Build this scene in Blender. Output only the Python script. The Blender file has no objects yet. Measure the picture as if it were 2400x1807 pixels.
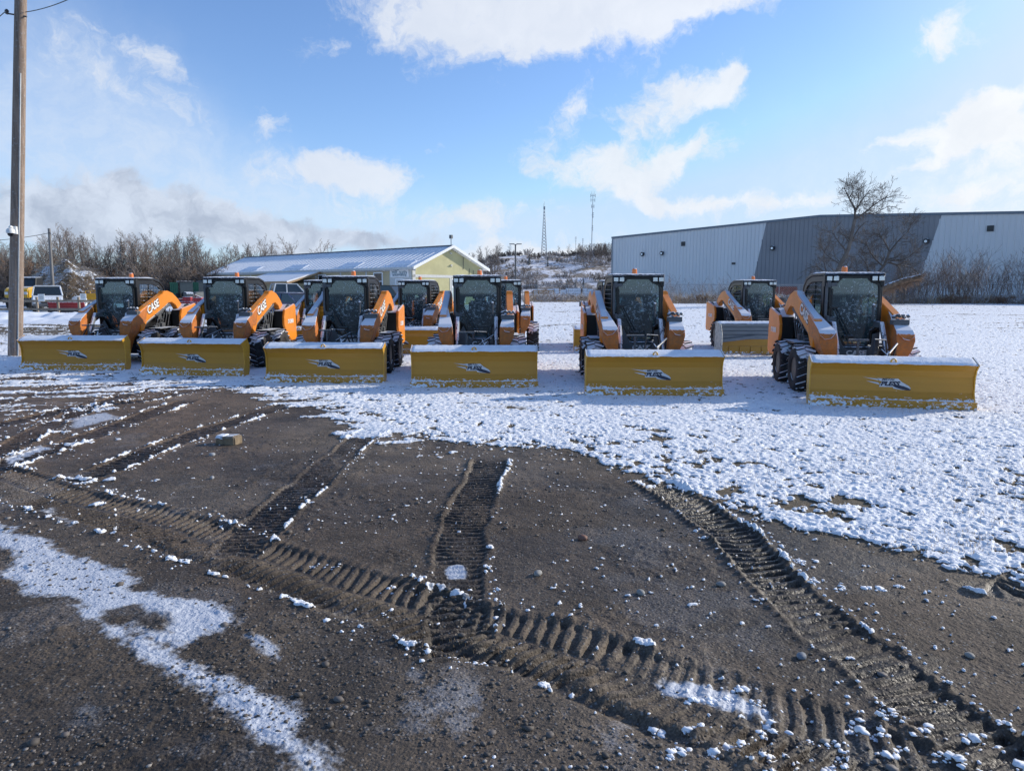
import bpy, bmesh, math, random
import numpy as np
from mathutils import Vector, Matrix
C = bpy.context.scene.collection
R = math.radians
PI = math.pi
# ------------------------------------------------------------------ camera
F, H, CX, CY = 1660.0, 1.75, 1200.0, 903.5
PITCH = math.atan((CY - 682.0) / F)
SP, CP = math.sin(PITCH), math.cos(PITCH)
def ray(x, y):
    a = (x - CX) / F; b = (CY - y) / F
    return a, b * SP + CP, b * CP - SP
def at(x, y, Y):
    """point seen at photo position (x, y) at distance Y straight ahead"""
    a, fy, fz = ray(x, y)
    k = Y / fy
    return Vector((a * k, Y, H + fz * k))
def rise(Y):
    return 0.6 * np.clip((Y - 25.0) / 40.0, 0, 1)
def G(x, y, z=0.0):
    """ground point under photo position (x, y)"""
    a, fy, fz = ray(x, y)
    k = (z - H) / fz
    return Vector((a * k, fy * k, z))
def GD(x, Y):
    """ground point in the vertical plane of photo column x at distance Y (horizon row)"""
    a, fy, fz = ray(x, 690)
    return Vector((a * Y / fy, Y, float(rise(Y))))
cam = bpy.data.cameras.new('camera'); camo = bpy.data.objects.new('camera', cam); C.objects.link(camo)
cam.sensor_fit = 'HORIZONTAL'; cam.sensor_width = 36.0; cam.lens = 36.0 * F / 2400.0
cam.clip_end = 6000; cam.clip_start = 0.05
camo.location = (0, 0, H); camo.rotation_euler = (PI / 2 - PITCH, 0, 0)
bpy.context.scene.camera = camo
# ------------------------------------------------------------------ objects
def props(o, label=None, cat=None, group=None, kind=None):
    if label: o['label'] = label
    if cat: o['category'] = cat
    if group: o['group'] = group
    if kind: o['kind'] = kind
    return o
def empty(name, loc=(0, 0, 0), rz=0.0, **k):
    o = bpy.data.objects.new(name, None); C.objects.link(o)
    o.location = loc; o.rotation_euler = (0, 0, rz); o.empty_display_size = 0.3
    return props(o, **k)
def kids(o):
    return [c for c in bpy.data.objects if c.parent == o]
def copy_tree(o, parent=None):
    c = o.copy(); C.objects.link(c); c.parent = parent
    for ch in kids(o): copy_tree(ch, c)
    return c
class MB:
    def __init__(s): s.v = []; s.f = []; s.m = []; s.mi = 0
    def add(s, vs, fs):
        n = len(s.v); s.v.extend([tuple(p) for p in vs])
        for q in fs: s.f.append([i + n for i in q]); s.m.append(s.mi)
        return s
    def box(s, c, d, rot=None):
        x, y, z = d[0] / 2, d[1] / 2, d[2] / 2
        vs = [Vector((i * x, j * y, k * z)) for k in (-1, 1) for j in (-1, 1) for i in (-1, 1)]
        if rot is not None: vs = [rot @ p for p in vs]
        vs = [p + Vector(c) for p in vs]
        return s.add(vs, [(0, 2, 3, 1), (4, 5, 7, 6), (0, 1, 5, 4), (2, 6, 7, 3), (0, 4, 6, 2), (1, 3, 7, 5)])
    def b2(s, x0, x1, y0, y1, z0, z1):
        return s.box(((x0 + x1) / 2, (y0 + y1) / 2, (z0 + z1) / 2), (abs(x1 - x0), abs(y1 - y0), abs(z1 - z0)))
    def prism(s, poly, axis, lo, hi):
        """poly: 2d points; axis 'x' -> (y,z), 'y' -> (x,z), 'z' -> (x,y)"""
        def p3(p, t):
            if axis == 'x': return (t, p[0], p[1])
            if axis == 'y': return (p[0], t, p[1])
            return (p[0], p[1], t)
        n = len(poly)
        vs = [p3(p, lo) for p in poly] + [p3(p, hi) for p in poly]
        fs = [list(range(n))[::-1], [n + i for i in range(n)]]
        fs += [(i, (i + 1) % n, n + (i + 1) % n, n + i) for i in range(n)]
        return s.add(vs, fs)
    def strip(s, pa, pb):
        """two polylines of 3d points joined by quads"""
        n = len(pa)
        return s.add(list(pa) + list(pb), [(i, i + 1, n + i + 1, n + i) for i in range(n - 1)])
    def tube(s, pts, rad, n=8, caps=True):
        pts = [Vector(p) for p in pts]
        if not hasattr(rad, '__len__'): rad = [rad] * len(pts)
        ref = None; rings = []
        for i, p in enumerate(pts):
            t = (pts[min(i + 1, len(pts) - 1)] - pts[max(i - 1, 0)])
            if t.length < 1e-9: t = Vector((0, 0, 1))
            t.normalize()
            if ref is None:
                ref = Vector((1, 0, 0)) if abs(t.x) < 0.8 else Vector((0, 1, 0))
            u = (ref - t * ref.dot(t))
            if u.length < 1e-6: u = t.orthogonal()
            u.normalize(); ref = u; w = t.cross(u)
            rings.append([p + (u * math.cos(2 * PI * k / n) + w * math.sin(2 * PI * k / n)) * rad[i] for k in range(n)])
        vs = [q for r in rings for q in r]; fs = []
        for i in range(len(pts) - 1):
            for k in range(n):
                a = i * n + k; b = i * n + (k + 1) % n
                fs.append((a, b, b + n, a + n))
        if caps:
            fs.append(list(range(n))[::-1]); fs.append([(len(pts) - 1) * n + k for k in range(n)])
        return s.add(vs, fs)
    def lathe(s, prof, n=24, axis='z', c=(0, 0, 0), closed=False):
        """prof: (radius, height) pairs"""
        vs = []
        for r, h in prof:
            for k in range(n):
                a = 2 * PI * k / n; u, w = r * math.cos(a), r * math.sin(a)
                p = {'z': (u, w, h), 'x': (h, u, w), 'y': (u, h, w)}[axis]
                vs.append((p[0] + c[0], p[1] + c[1], p[2] + c[2]))
        fs = []; m = len(prof)
        for i in range(m if closed else m - 1):
            for k in range(n):
                a = i * n + k; b = i * n + (k + 1) % n; j = ((i + 1) % m) * n
                fs.append((a, b, j + (k + 1) % n, j + k))
        if not closed:
            fs.append(list(range(n))[::-1]); fs.append([(m - 1) * n + k for k in range(n)])
        return s.add(vs, fs)
    def blob(s, c, r, sub=1, seed=0, rough=0.25):
        bm = bmesh.new(); bmesh.ops.create_icosphere(bm, subdivisions=sub, radius=1.0)
        rnd = random.Random(seed)
        vs = []
        for v in bm.verts:
            k = 1 + rough * (rnd.random() - 0.5) * 2
            vs.append((c[0] + v.co.x * r[0] * k, c[1] + v.co.y * r[1] * k, c[2] + v.co.z * r[2] * k))
        fs = [[v.index for v in f.verts] for f in bm.faces]
        bm.free(); return s.add(vs, fs)
    def mesh(s, name, mats, bevel=0, smooth=False, seg=1, fixn=True):
        me = bpy.data.meshes.new(name); me.from_pydata(s.v, [], s.f)
        if not isinstance(mats, (list, tuple)): mats = [mats]
        for m in mats: me.materials.append(m)
        if len(mats) > 1: me.polygons.foreach_set('material_index', s.m)
        bm = bmesh.new(); bm.from_mesh(me)
        if fixn and len(s.f) < 60000: bmesh.ops.recalc_face_normals(bm, faces=bm.faces)
        if bevel:
            es = [e for e in bm.edges if len(e.link_faces) == 2 and e.calc_face_angle(0) > 0.5]
            bmesh.ops.bevel(bm, geom=es, offset=bevel, segments=seg, affect='EDGES', clamp_overlap=True)
        if smooth:
            for f in bm.faces: f.smooth = True
            for e in bm.edges:
                if len(e.link_faces) == 2 and e.calc_face_angle(0) > 0.7: e.smooth = False
        bm.to_mesh(me); bm.free(); me.update(); return me
    def obj(s, name, mats, parent=None, loc=(0, 0, 0), rz=0.0, bevel=0, smooth=False, seg=1, fixn=True, **k):
        o = bpy.data.objects.new(name, s.mesh(name, mats, bevel, smooth, seg, fixn)); C.objects.link(o)
        o.location = loc; o.rotation_euler = (0, 0, rz)
        if parent: o.parent = parent
        return props(o, **k)
def text_mesh(txt, size, name='lettering', shear=0.0, off=0.0, extr=0.002, sx=1.0):
    cu = bpy.data.curves.new(name, 'FONT'); cu.body = txt; cu.size = size; cu.shear = shear
    cu.offset = off; cu.extrude = extr; cu.align_x = 'CENTER'; cu.align_y = 'CENTER'; cu.resolution_u = 3
    to = bpy.data.objects.new(name, cu); C.objects.link(to)
    dg = bpy.context.evaluated_depsgraph_get(); dg.update()
    me = bpy.data.meshes.new_from_object(to.evaluated_get(dg)); me.name = name
    bpy.data.objects.remove(to); bpy.data.curves.remove(cu)
    if sx != 1.0: me.transform(Matrix.Diagonal((sx, 1, 1, 1)))
    return me
def mobj(name, me, mat, parent, M=None, **k):
    me.materials.clear(); me.materials.append(mat)
    if M is not None: me.transform(M)
    o = bpy.data.objects.new(name, me); C.objects.link(o)
    if parent: o.parent = parent
    return props(o, **k)
# ------------------------------------------------------------------ materials
class NT:
    def __init__(s, nt): s.nt = nt
    def n(s, t, **k):
        nd = s.nt.nodes.new(t)
        for a, b in k.items():
            if a.startswith('i_'):
                nm = a[2:]; key = int(nm) if nm.isdigit() else nm.replace('_', ' ')
                if isinstance(b, bpy.types.NodeSocket): s.nt.links.new(b, nd.inputs[key])
                else: nd.inputs[key].default_value = b
            else: setattr(nd, a, b)
        return nd
    def math(s, op, a, b=None, c=None, clamp=False):
        nd = s.nt.nodes.new('ShaderNodeMath'); nd.operation = op; nd.use_clamp = clamp
        for i, v in enumerate((a, b, c)):
            if v is None: continue
            if isinstance(v, bpy.types.NodeSocket): s.nt.links.new(v, nd.inputs[i])
            else: nd.inputs[i].default_value = v
        return nd.outputs[0]
    def ss(s, x, lo, hi, a=0.0, b=1.0):
        nd = s.n('ShaderNodeMapRange', interpolation_type='SMOOTHSTEP', i_0=x, i_1=lo, i_2=hi, i_3=a, i_4=b)
        return nd.outputs[0]
    def mix(s, f, a, b, mode='MIX'):
        nd = s.nt.nodes.new('ShaderNodeMix'); nd.data_type = 'RGBA'; nd.blend_type = mode
        for i, v in ((0, f), (6, a), (7, b)):
            if isinstance(v, bpy.types.NodeSocket): s.nt.links.new(v, nd.inputs[i])
            else: nd.inputs[i].default_value = (v if i == 0 else (*v, 1.0) if len(v) == 3 else v)
        return nd.outputs[2]
    def noise(s, vec, scale, detail=4, rough=0.55, dist=0.0):
        nd = s.n('ShaderNodeTexNoise', i_Scale=scale, i_Detail=detail, i_Roughness=rough, i_Distortion=dist)
        if vec is not None: s.nt.links.new(vec, nd.inputs['Vector'])
        return nd.outputs[0]
def newmat(name):
    m = bpy.data.materials.new(name); m.use_nodes = True
    b = m.node_tree.nodes['Principled BSDF']
    return m, NT(m.node_tree), b
SNOW = (0.80, 0.84, 0.90)
def pmat(name, col, rough=0.6, metal=0.0, var=0.12, vscale=6.0, snow=0.0, sthr=0.75, bump=0.0, bscale=30.0,
         dirt=None, dirtamt=0.0, spec=0.5, coat=0.0, snscale=14.0, emit=0.0, stretch=None):
    """snow: how much of the upward faces lies under fresh snow"""
    m, t, b = newmat(name)
    tc = t.n('ShaderNodeTexCoord').outputs['Object']
    vec = tc
    if stretch:
        vec = t.n('ShaderNodeMapping', i_Vector=tc, i_Scale=stretch).outputs[0]
    nz = t.noise(vec, vscale, 5)
    f = t.ss(nz, 0.3, 0.7, 1 - var, 1 + var)
    cn = t.n('ShaderNodeVectorMath', operation='SCALE'); cn.inputs[0].default_value = col
    t.nt.links.new(f, cn.inputs['Scale']); c = cn.outputs[0]
    if dirt is not None:
        n2 = t.noise(tc, vscale * 2.3, 7, 0.7)
        c = t.mix(t.ss(n2, 0.62 - dirtamt * 0.4, 0.78), c, dirt)
    r = rough
    if snow > 0:
        gn = t.n('ShaderNodeNewGeometry')
        z = t.n('ShaderNodeSeparateXYZ', i_0=gn.outputs['Normal']).outputs[2]
        n3 = t.noise(tc, snscale, 6, 0.65)
        k = t.math('ADD', z, t.math('MULTIPLY', t.math('SUBTRACT', n3, 0.5), 1.1))
        sf = t.ss(k, sthr - 0.06, sthr + 0.06, 0.0, snow)
        c = t.mix(sf, c, SNOW)
        r = t.math('ADD', t.math('MULTIPLY', sf, 0.75 - rough), rough)
        t.nt.links.new(r, b.inputs['Roughness'])
        t.nt.links.new(t.math('MULTIPLY', t.math('SUBTRACT', 1.0, sf), metal), b.inputs['Metallic'])
    else:
        b.inputs['Roughness'].default_value = rough; b.inputs['Metallic'].default_value = metal
    t.nt.links.new(c, b.inputs['Base Color'])
    b.inputs['Specular IOR Level'].default_value = spec
    b.inputs['Coat Weight'].default_value = coat
    if bump > 0:
        bn = t.n('ShaderNodeBump', i_Strength=1.0, i_Distance=bump, i_Height=t.noise(vec, bscale, 5, 0.6))
        t.nt.links.new(bn.outputs[0], b.inputs['Normal'])
    return m
M = {}
# ------------------------------------------------------------------ daylight
SUN_AZ, SUN_EL = R(68), R(23)
sc = bpy.context.scene
sc.view_settings.view_transform = 'Standard'; sc.view_settings.look = 'None'
sc.view_settings.exposure = 0.0; sc.view_settings.gamma = 1.0
sl = bpy.data.lights.new('sun', 'SUN'); sl.energy = 4.2; sl.angle = R(0.53); sl.color = (1.0, 0.93, 0.82)
so = bpy.data.objects.new('sun', sl); C.objects.link(so)
sdir = Vector((math.sin(SUN_AZ) * math.cos(SUN_EL), math.cos(SUN_AZ) * math.cos(SUN_EL), math.sin(SUN_EL)))
so.rotation_euler = sdir.to_track_quat('Z', 'Y').to_euler(); so.location = (30, 10, 40)
def build_world():
    w = bpy.data.worlds.new('World'); sc.world = w; w.use_nodes = True
    t = NT(w.node_tree); nt = w.node_tree
    bg = nt.nodes['Background']; out = nt.nodes['World Output']
    sky = t.n('ShaderNodeTexSky', sky_type='NISHITA', sun_disc=False, sun_elevation=SUN_EL, sun_rotation=SUN_AZ,
              altitude=200.0, air_density=1.0, dust_density=0.6, ozone_density=1.6)
    d = t.n('ShaderNodeTexCoord').outputs['Generated']
    sep = t.n('ShaderNodeSeparateXYZ', i_0=d)
    az = t.math('ARCTAN2', sep.outputs[0], sep.outputs[1])
    el = t.math('ARCSINE', sep.outputs[2])
    V = t.n('ShaderNodeCombineXYZ', i_0=az, i_1=el).outputs[0]
    wn = t.n('ShaderNodeTexNoise', i_Vector=V, i_Scale=9.0, i_Detail=5.0, i_Roughness=0.6)
    off = t.n('ShaderNodeVectorMath', operation='MULTIPLY_ADD', i_0=wn.outputs['Color'], i_1=(0.12, 0.085, 0), i_2=(-0.06, -0.0425, 0))
    VW = t.n('ShaderNodeVectorMath', operation='ADD', i_0=V, i_1=off.outputs[0]).outputs[0]
    def blobs(lst, vec):
        acc = None
        for (x, y, sx, sy, rot, wt) in lst:
            a, fy, fz = ray(x, y)
            A = math.atan2(a, fy); E = math.atan2(fz, math.hypot(a, fy))
            kx = F / max(0.6, math.cos(A) ** 2) / 1.0
            mp = t.n('ShaderNodeMapping', vector_type='TEXTURE', i_Vector=vec, i_Location=(A, E, 0),
                     i_Rotation=(0, 0, R(rot)), i_Scale=(sx / F, sy / F, 1.0))
            dt = t.n('ShaderNodeVectorMath', operation='DOT_PRODUCT', i_0=mp.outputs[0], i_1=mp.outputs[0]).outputs['Value']
            g = t.math('MULTIPLY', t.math('EXPONENT', t.math('MULTIPLY', dt, -1.0)), wt)
            acc = g if acc is None else t.math('ADD', acc, g)
        return acc
    cum = [(960, 40, 160, 90, -20, .75), (1150, 10, 220, 95, 0, 1.0), (1260, 60, 110, 60, 20, .8), (1430, 10, 200, 80, 5, 1.0), (1560, 50, 70, 50, 50, .7), (1700, -10, 160, 40, 0, .8),
           (655, 295, 55, 42, -15, .85), (705, 100, 40, 40, 0, .5), (785, 85, 45, 30, 0, .45),
           (800, 415, 100, 48, 0, 1.15), (880, 430, 90, 40, 0, .75), (680, 415, 120, 40, 0, .55), (830, 508, 110, 28, 0, .55),
           (1330, 260, 70, 40, 40, .95), (1480, 260, 80, 50, 30, .75), (1640, 225, 110, 50, 15, 1.15), (1710, 190, 40, 40, 60, .6), (1560, 190, 60, 20, -20, .5),
           (1430, 360, 110, 34, 5, .85), (1260, 365, 60, 40, 0, .65), (1400, 425, 110, 40, -5, 1.1), (1560, 400, 150, 38, 20, .95), (1620, 350, 90, 30, 20, .6),
           (1540, 482, 80, 28, 0, .95), (1680, 483, 110, 22, 0, .95), (1860, 482, 110, 20, 5, .85), (1980, 500, 120, 25, 0, .5),
           (2200, 95, 55, 35, 0, .75), (2260, 60, 60, 50, 30, .45), (2090, 315, 55, 18, 35, .65), (1920, 395, 40, 20, 30, .5),
           (2260, 260, 100, 26, 20, .9), (2340, 240, 110, 40, 25, 1.0), (2390, 310, 130, 45, 0, 1.1), (2270, 300, 90, 25, 15, .6), (2200, 345, 90, 20, 30, .5),
           (2130, 390, 80, 18, 10, .45), (2280, 400, 120, 18, 10, .6), (2290, 450, 90, 20, 10, .6), (2400, 470, 160, 40, 0, .7),
           (270, 85, 110, 30, -28, .36), (350, 120, 90, 28, -30, .40), (420, 170, 60, 26, -30, .3), (300, 190, 170, 40, -30, .38), (430, 250, 120, 36, -22, .36), (100, 110, 130, 120, 0, .3),
           (1010, 350, 50, 18, 20, .5), (1000, 500, 110, 22, 0, .4), (1150, 500, 90, 30, 5, .6), (1080, 530, 100, 25, 0, .65), (1130, 590, 45, 28, 50, 1.1), (1220, 590, 80, 34, 0, 1.0), (1330, 590, 80, 30, 0, .8), (1290, 505, 90, 25, 0, .4), (1390, 575, 90, 40, 0, .6)]
    grey = [(40, 450, 130, 48, 0, .9), (230, 455, 70, 45, 20, 1.1), (330, 500, 190, 44, 0, .7), (120, 520, 250, 40, 0, .8), (470, 480, 120, 34, -18, 1.05), (600, 520, 170, 36, -10, .9),
            (760, 560, 190, 30, 0, .8), (960, 560, 170, 26, 0, .6), (300, 560, 300, 34, 0, .7), (1500, 540, 200, 24, 0, .35)]
    veil = [(60, 300, 330, 150, -15, .62), (300, 390, 260, 90, -12, .5), (560, 440, 260, 60, -14, .42), (800, 520, 300, 60, -5, .3), (350, 230, 260, 60, -28, .28), (2500, 480, 420, 200, 0, .8), (2150, 600, 500, 130, 0, .5), (1200, 560, 600, 60, 0, .32), (150, 120, 160, 120, -20, .25)]
    n1 = t.n('ShaderNodeTexNoise', i_Vector=VW, i_Scale=26.0, i_Detail=10.0, i_Roughness=0.68).outputs[0]
    def cloud(lst, lo, hi, amp):
        D = blobs(lst, VW)
        return t.ss(t.math('ADD', D, t.math('MULTIPLY', t.math('SUBTRACT', n1, 0.5), amp)), lo, hi)
    cm = cloud(cum, 0.38, 1.22, 2.1)
    gm = cloud(grey, 0.45, 1.2, 1.8)
    vm = t.math('MULTIPLY', t.math('MINIMUM', blobs(veil, VW), 0.85), t.ss(n1, .25, .75, .50, .95))
    # elsewhere in the sky: scattered clouds of the same kind, out of the photo's view too
    el0 = t.math('MAXIMUM', el, 0.0)
    hz = t.math('EXPONENT', t.math('MULTIPLY', el0, -13.0))
    col = t.n('ShaderNodeVectorMath', operation='MULTIPLY', i_0=sky.outputs[0], i_1=(0.125, 0.150, 0.192)).outputs[0]
    col = t.n('ShaderNodeVectorMath', operation='MINIMUM', i_0=col, i_1=(0.50, 0.70, 0.93)).outputs[0]
    col = t.mix(t.math('MULTIPLY', hz, 0.55), col, (0.52, 0.70, 0.95))
    n2 = t.n('ShaderNodeTexNoise', i_Vector=VW, i_Scale=14.0, i_Detail=6.0, i_Roughness=0.6).outputs[0]
    azb = t.ss(az, -0.6, 0.6)
    white = t.mix(azb, (0.72, 0.77, 0.86), (0.90, 0.92, 0.95))
    col = t.mix(vm, col, t.mix(azb, (0.62, 0.72, 0.87), (0.80, 0.88, 0.97)))
    gcol = t.mix(t.ss(n2, 0.35, 0.65), (0.40, 0.46, 0.58), (0.64, 0.71, 0.83))
    col = t.mix(t.math('MULTIPLY', gm, 0.90), col, gcol)
    ccol = t.mix(t.ss(n2, 0.3, 0.7), t.mix(0.3, white, (0.55, 0.62, 0.74)), white)
    col = t.mix(t.math('MULTIPLY', cm, 0.88), col, ccol)
    # glare of the air round the sun
    cd = t.n('ShaderNodeVectorMath', operation='DOT_PRODUCT', i_0=d, i_1=tuple(sdir)).outputs['Value']
    gl = t.ss(cd, 0.72, 1.0)
    col = t.mix(t.math('MULTIPLY', gl, 0.45), col, (1.0, 0.98, 0.94))
    nt.links.new(col, bg.inputs[0]); bg.inputs[1].default_value = 1.08
    nt.links.new(bg.outputs[0], out.inputs[0])
build_world()
# ------------------------------------------------------------------ noise in numpy
def _h(ix, iy, seed):
    n = (ix.astype(np.int64) * 374761393 + iy.astype(np.int64) * 668265263 + seed * 974634777) & 0x7fffffff
    n = ((n ^ (n >> 13)) * 1274126177) & 0x7fffffff
    n = n ^ (n >> 16)
    return (n & 0xffff).astype(np.float32) / 65535.0
def vnoise(x, y, seed=0):
    fx = np.floor(x); fy = np.floor(y)
    tx = (x - fx).astype(np.float32); ty = (y - fy).astype(np.float32)
    tx = tx * tx * (3 - 2 * tx); ty = ty * ty * (3 - 2 * ty)
    a = _h(fx, fy, seed); b = _h(fx + 1, fy, seed); c = _h(fx, fy + 1, seed); d = _h(fx + 1, fy + 1, seed)
    return (a + (b - a) * tx) * (1 - ty) + (c + (d - c) * tx) * ty
def fbm(x, y, sc, octv=4, seed=0, gain=0.5):
    s = 0; a = 1.0; tot = 0
    for i in range(octv):
        th = 0.6 * i
        c_, s_ = math.cos(th), math.sin(th)
        s = s + a * vnoise((x * c_ - y * s_) * sc + 17.3 * i, (x * s_ + y * c_) * sc + 9.1 * i, seed + i)
        tot += a; a *= gain; sc *= 2.03
    return s / tot
def sstep(x, lo, hi):
    t = np.clip((x - lo) / (hi - lo), 0, 1); return t * t * (3 - 2 * t)
def Gd(x, y):            # photo position given on the 2211-pixel wide view
    p = G(x * 1.0855, y * 1.0855); return (p.x, p.y)
def seg_near(X, Y, pts):
    best = np.full(X.shape, 1e9, np.float32); S = np.zeros_like(best); T = np.zeros_like(best)
    s0 = 0.0
    for (ax, ay), (bx, by) in zip(pts[:-1], pts[1:]):
        dx, dy = bx - ax, by - ay; L = math.hypot(dx, dy)
        u = np.clip(((X - ax) * dx + (Y - ay) * dy) / (L * L), 0, 1)
        qx, qy = X - (ax + u * dx), Y - (ay + u * dy)
        d = np.hypot(qx, qy); sg = np.sign(dx * qy - dy * qx)
        m = d < best
        best = np.where(m, d, best); S = np.where(m, s0 + u * L, S); T = np.where(m, sg * d, T)
        s0 += L
    return best, S, T, s0
def smooth_line(pts, n=4):
    out = []
    P_ = [pts[0]] + list(pts) + [pts[-1]]
    for i in range(1, len(P_) - 2):
        p0, p1, p2, p3 = [np.array(q) for q in P_[i - 1:i + 3]]
        for k in range(n):
            t = k / n
            out.append(tuple(0.5 * ((2 * p1) + (-p0 + p2) * t + (2 * p0 - 5 * p1 + 4 * p2 - p3) * t * t + (-p0 + 3 * p1 - 3 * p2 + p3) * t ** 3)))
    out.append(tuple(pts[-1])); return out
def poly_sd(X, Y, pts):
    """signed distance, positive inside"""
    best = np.full(X.shape, 1e9, np.float32); ins = np.zeros(X.shape, bool)
    n = len(pts)
    for i in range(n):
        ax, ay = pts[i]; bx, by = pts[(i + 1) % n]
        dx, dy = bx - ax, by - ay; L2 = dx * dx + dy * dy + 1e-12
        u = np.clip(((X - ax) * dx + (Y - ay) * dy) / L2, 0, 1)
        best = np.minimum(best, np.hypot(X - ax - u * dx, Y - ay - u * dy))
        c = ((ay > Y) != (by > Y)) & (X < (bx - ax) * (Y - ay) / ((by - ay) if by != ay else 1e-9) + ax)
        ins ^= c
    return np.where(ins, best, -best)
# tyre tracks in the mud: centre line, half width, lug pitch, depth, style, which side carries snow (-1/+1)
TR = [
 ([(1062, 985), (1030, 1060), (1003, 1130), (990, 1200), (984, 1270), (988, 1330), (1000, 1390), (1010, 1440)], .165, .074, .058, 'bar', 1),
 ([(1385, 1030), (1470, 1075), (1545, 1125), (1610, 1185), (1665, 1240), (1725, 1300), (1790, 1360), (1880, 1420), (1970, 1490), (2060, 1560), (2180, 1650), (2300, 1740)], .165, .082, .060, 'bar', 1),
 ([(-150, 1010), (0, 1030), (90, 1065), (200, 1095), (300, 1120), (400, 1150), (500, 1190), (600, 1222), (720, 1256), (850, 1298), (960, 1335), (1080, 1365),
   (1200, 1397), (1320, 1440), (1440, 1488), (1560, 1530), (1700, 1575), (1850, 1630), (2050, 1720)], .255, .080, .040, 'chev', 0),
 ([(640, 868), (540, 898), (430, 935), (330, 972), (230, 1012), (130, 1050)], .165, .10, .042, 'bar', 0),
 ([(330, 838), (220, 872), (120, 912), (20, 962), (-120, 1030)], .165, .13, .050, 'bar', 0),
 ([(420, 862), (330, 892), (230, 928), (110, 968), (-40, 1020)], .165, .13, .042, 'bar', 0),
 ([(480, 835), (400, 850), (300, 868), (180, 880), (60, 905), (-60, 930)], .16, .13, .050, 'bar', 0),
 ([(200, 828), (100, 850), (0, 868), (-100, 890)], .18, .13, .055, 'bar', 0),
 ([(830, 918), (780, 948), (735, 985), (700, 1015), (650, 1060), (600, 1105), (550, 1150), (510, 1190), (480, 1215)], .16, .072, .032, 'bar', 1),
 ([(2300, 1250), (2200, 1272), (2130, 1262), (2080, 1240)], .16, .10, .05, 'bar', 1),
]
RUTS = [([(880, 1350), (1000, 1400), (1180, 1460), (1330, 1530), (1500, 1610), (1640, 1700)], .05, .02),
        ([(430, 1205), (560, 1260), (700, 1300), (860, 1345)], .07, .022),
        ([(300, 1165), (420, 1215), (520, 1250)], .05, .015), ([(1100, 1450), (1300, 1520), (1500, 1590)], .03, .012)]
EDGE = [(-300, 800), (60, 806), (200, 812), (320, 818), (560, 838), (640, 852), (720, 872), (800, 900), (870, 930), (960, 953), (1080, 966), (1180, 968), (1240, 975),
        (1300, 1002), (1360, 1022), (1440, 1052), (1500, 1072), (1600, 1105), (1700, 1140), (1850, 1168), (2000, 1195), (2100, 1220), (2211, 1252), (2500, 1330)]
FROST = [
 [(-200, 1090), (0, 1135), (100, 1165), (180, 1200), (260, 1238), (340, 1278), (400, 1290), (450, 1300), (525, 1345), (480, 1365), (420, 1385), (380, 1395), (300, 1370), (200, 1325),
  (140, 1300), (60, 1260), (20, 1240), (40, 1215), (0, 1185), (-200, 1120)],
 [(180, 1290), (300, 1365), (400, 1410), (480, 1455), (560, 1500), (640, 1565), (700, 1625), (760, 1700), (620, 1700), (580, 1620), (540, 1560), (490, 1500), (440, 1470), (350, 1470),
  (330, 1440), (250, 1385), (120, 1305)],
 [(510, 1365), (560, 1360), (620, 1385), (610, 1425), (550, 1410)],
 [(70, 1100), (110, 1095), (180, 1125), (150, 1135), (100, 1118)],
 [(962, 1222), (985, 1213), (1006, 1219), (1012, 1231), (994, 1246), (968, 1240)],
 [(1400, 1468), (1500, 1465), (1640, 1520), (1660, 1545), (1560, 1535), (1430, 1500)],
 [(150, 905), (230, 890), (260, 905), (160, 925)],
 [(0, 985), (90, 955), (110, 965), (20, 1000)],
]
FROST_SOFT = [[(700, 1300), (900, 1380), (1250, 1480), (1500, 1620), (1000, 1640), (800, 1500)], [(560, 1180), (800, 1190), (850, 1240), (650, 1230)],
              [(80, 1480), (260, 1500), (300, 1620), (120, 1600)], [(1830, 1500), (2000, 1600), (2100, 1700), (1850, 1640)]]
def ground_arrays():
    r1 = []
    y = 1.35
    while y < 30:
        r1.append(y)
        y += max(0.0035, 0.00056 * y ** 1.62)
    r2 = list(np.geomspace(30.2, 140, 190)); r3 = [170, 220, 300, 450, 700, 1100, 1800, 3000]
    r0 = [-400, -120, -40, -15, -5, -1, 0.3, 0.9]
    rows = np.array(r0 + r1 + r2 + r3, np.float64)
    nc = 1150
    import os
    if os.environ.get('GQ'): rows = rows[::3]; nc = 400
    core = np.linspace(-1, 1, nc)
    out = np.array([1.02, 1.06, 1.15, 1.3, 1.6, 2.2, 3.5, 6, 12])
    u = np.concatenate([-out[::-1], core, out])
    hw = np.where(rows > 0.9, (rows * 0.76 + 0.9), 1.6)
    wide = np.where(rows > 0.9, np.maximum(1.0, 0), 1.0)
    X = u[None, :] * hw[:, None]
    # beyond the core the columns spread so that the sheet reaches the horizon on both sides
    far = np.abs(u) > 1.0
    X[:, far] = np.sign(u[far])[None, :] * (hw[:, None] * 1.0 + (np.abs(u[far])[None, :] - 1.0) ** 1.6 * (30 + hw[:, None] * 0.6))
    Y = np.repeat(rows[:, None], len(u), 1)
    return X, Y, rows, u
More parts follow.
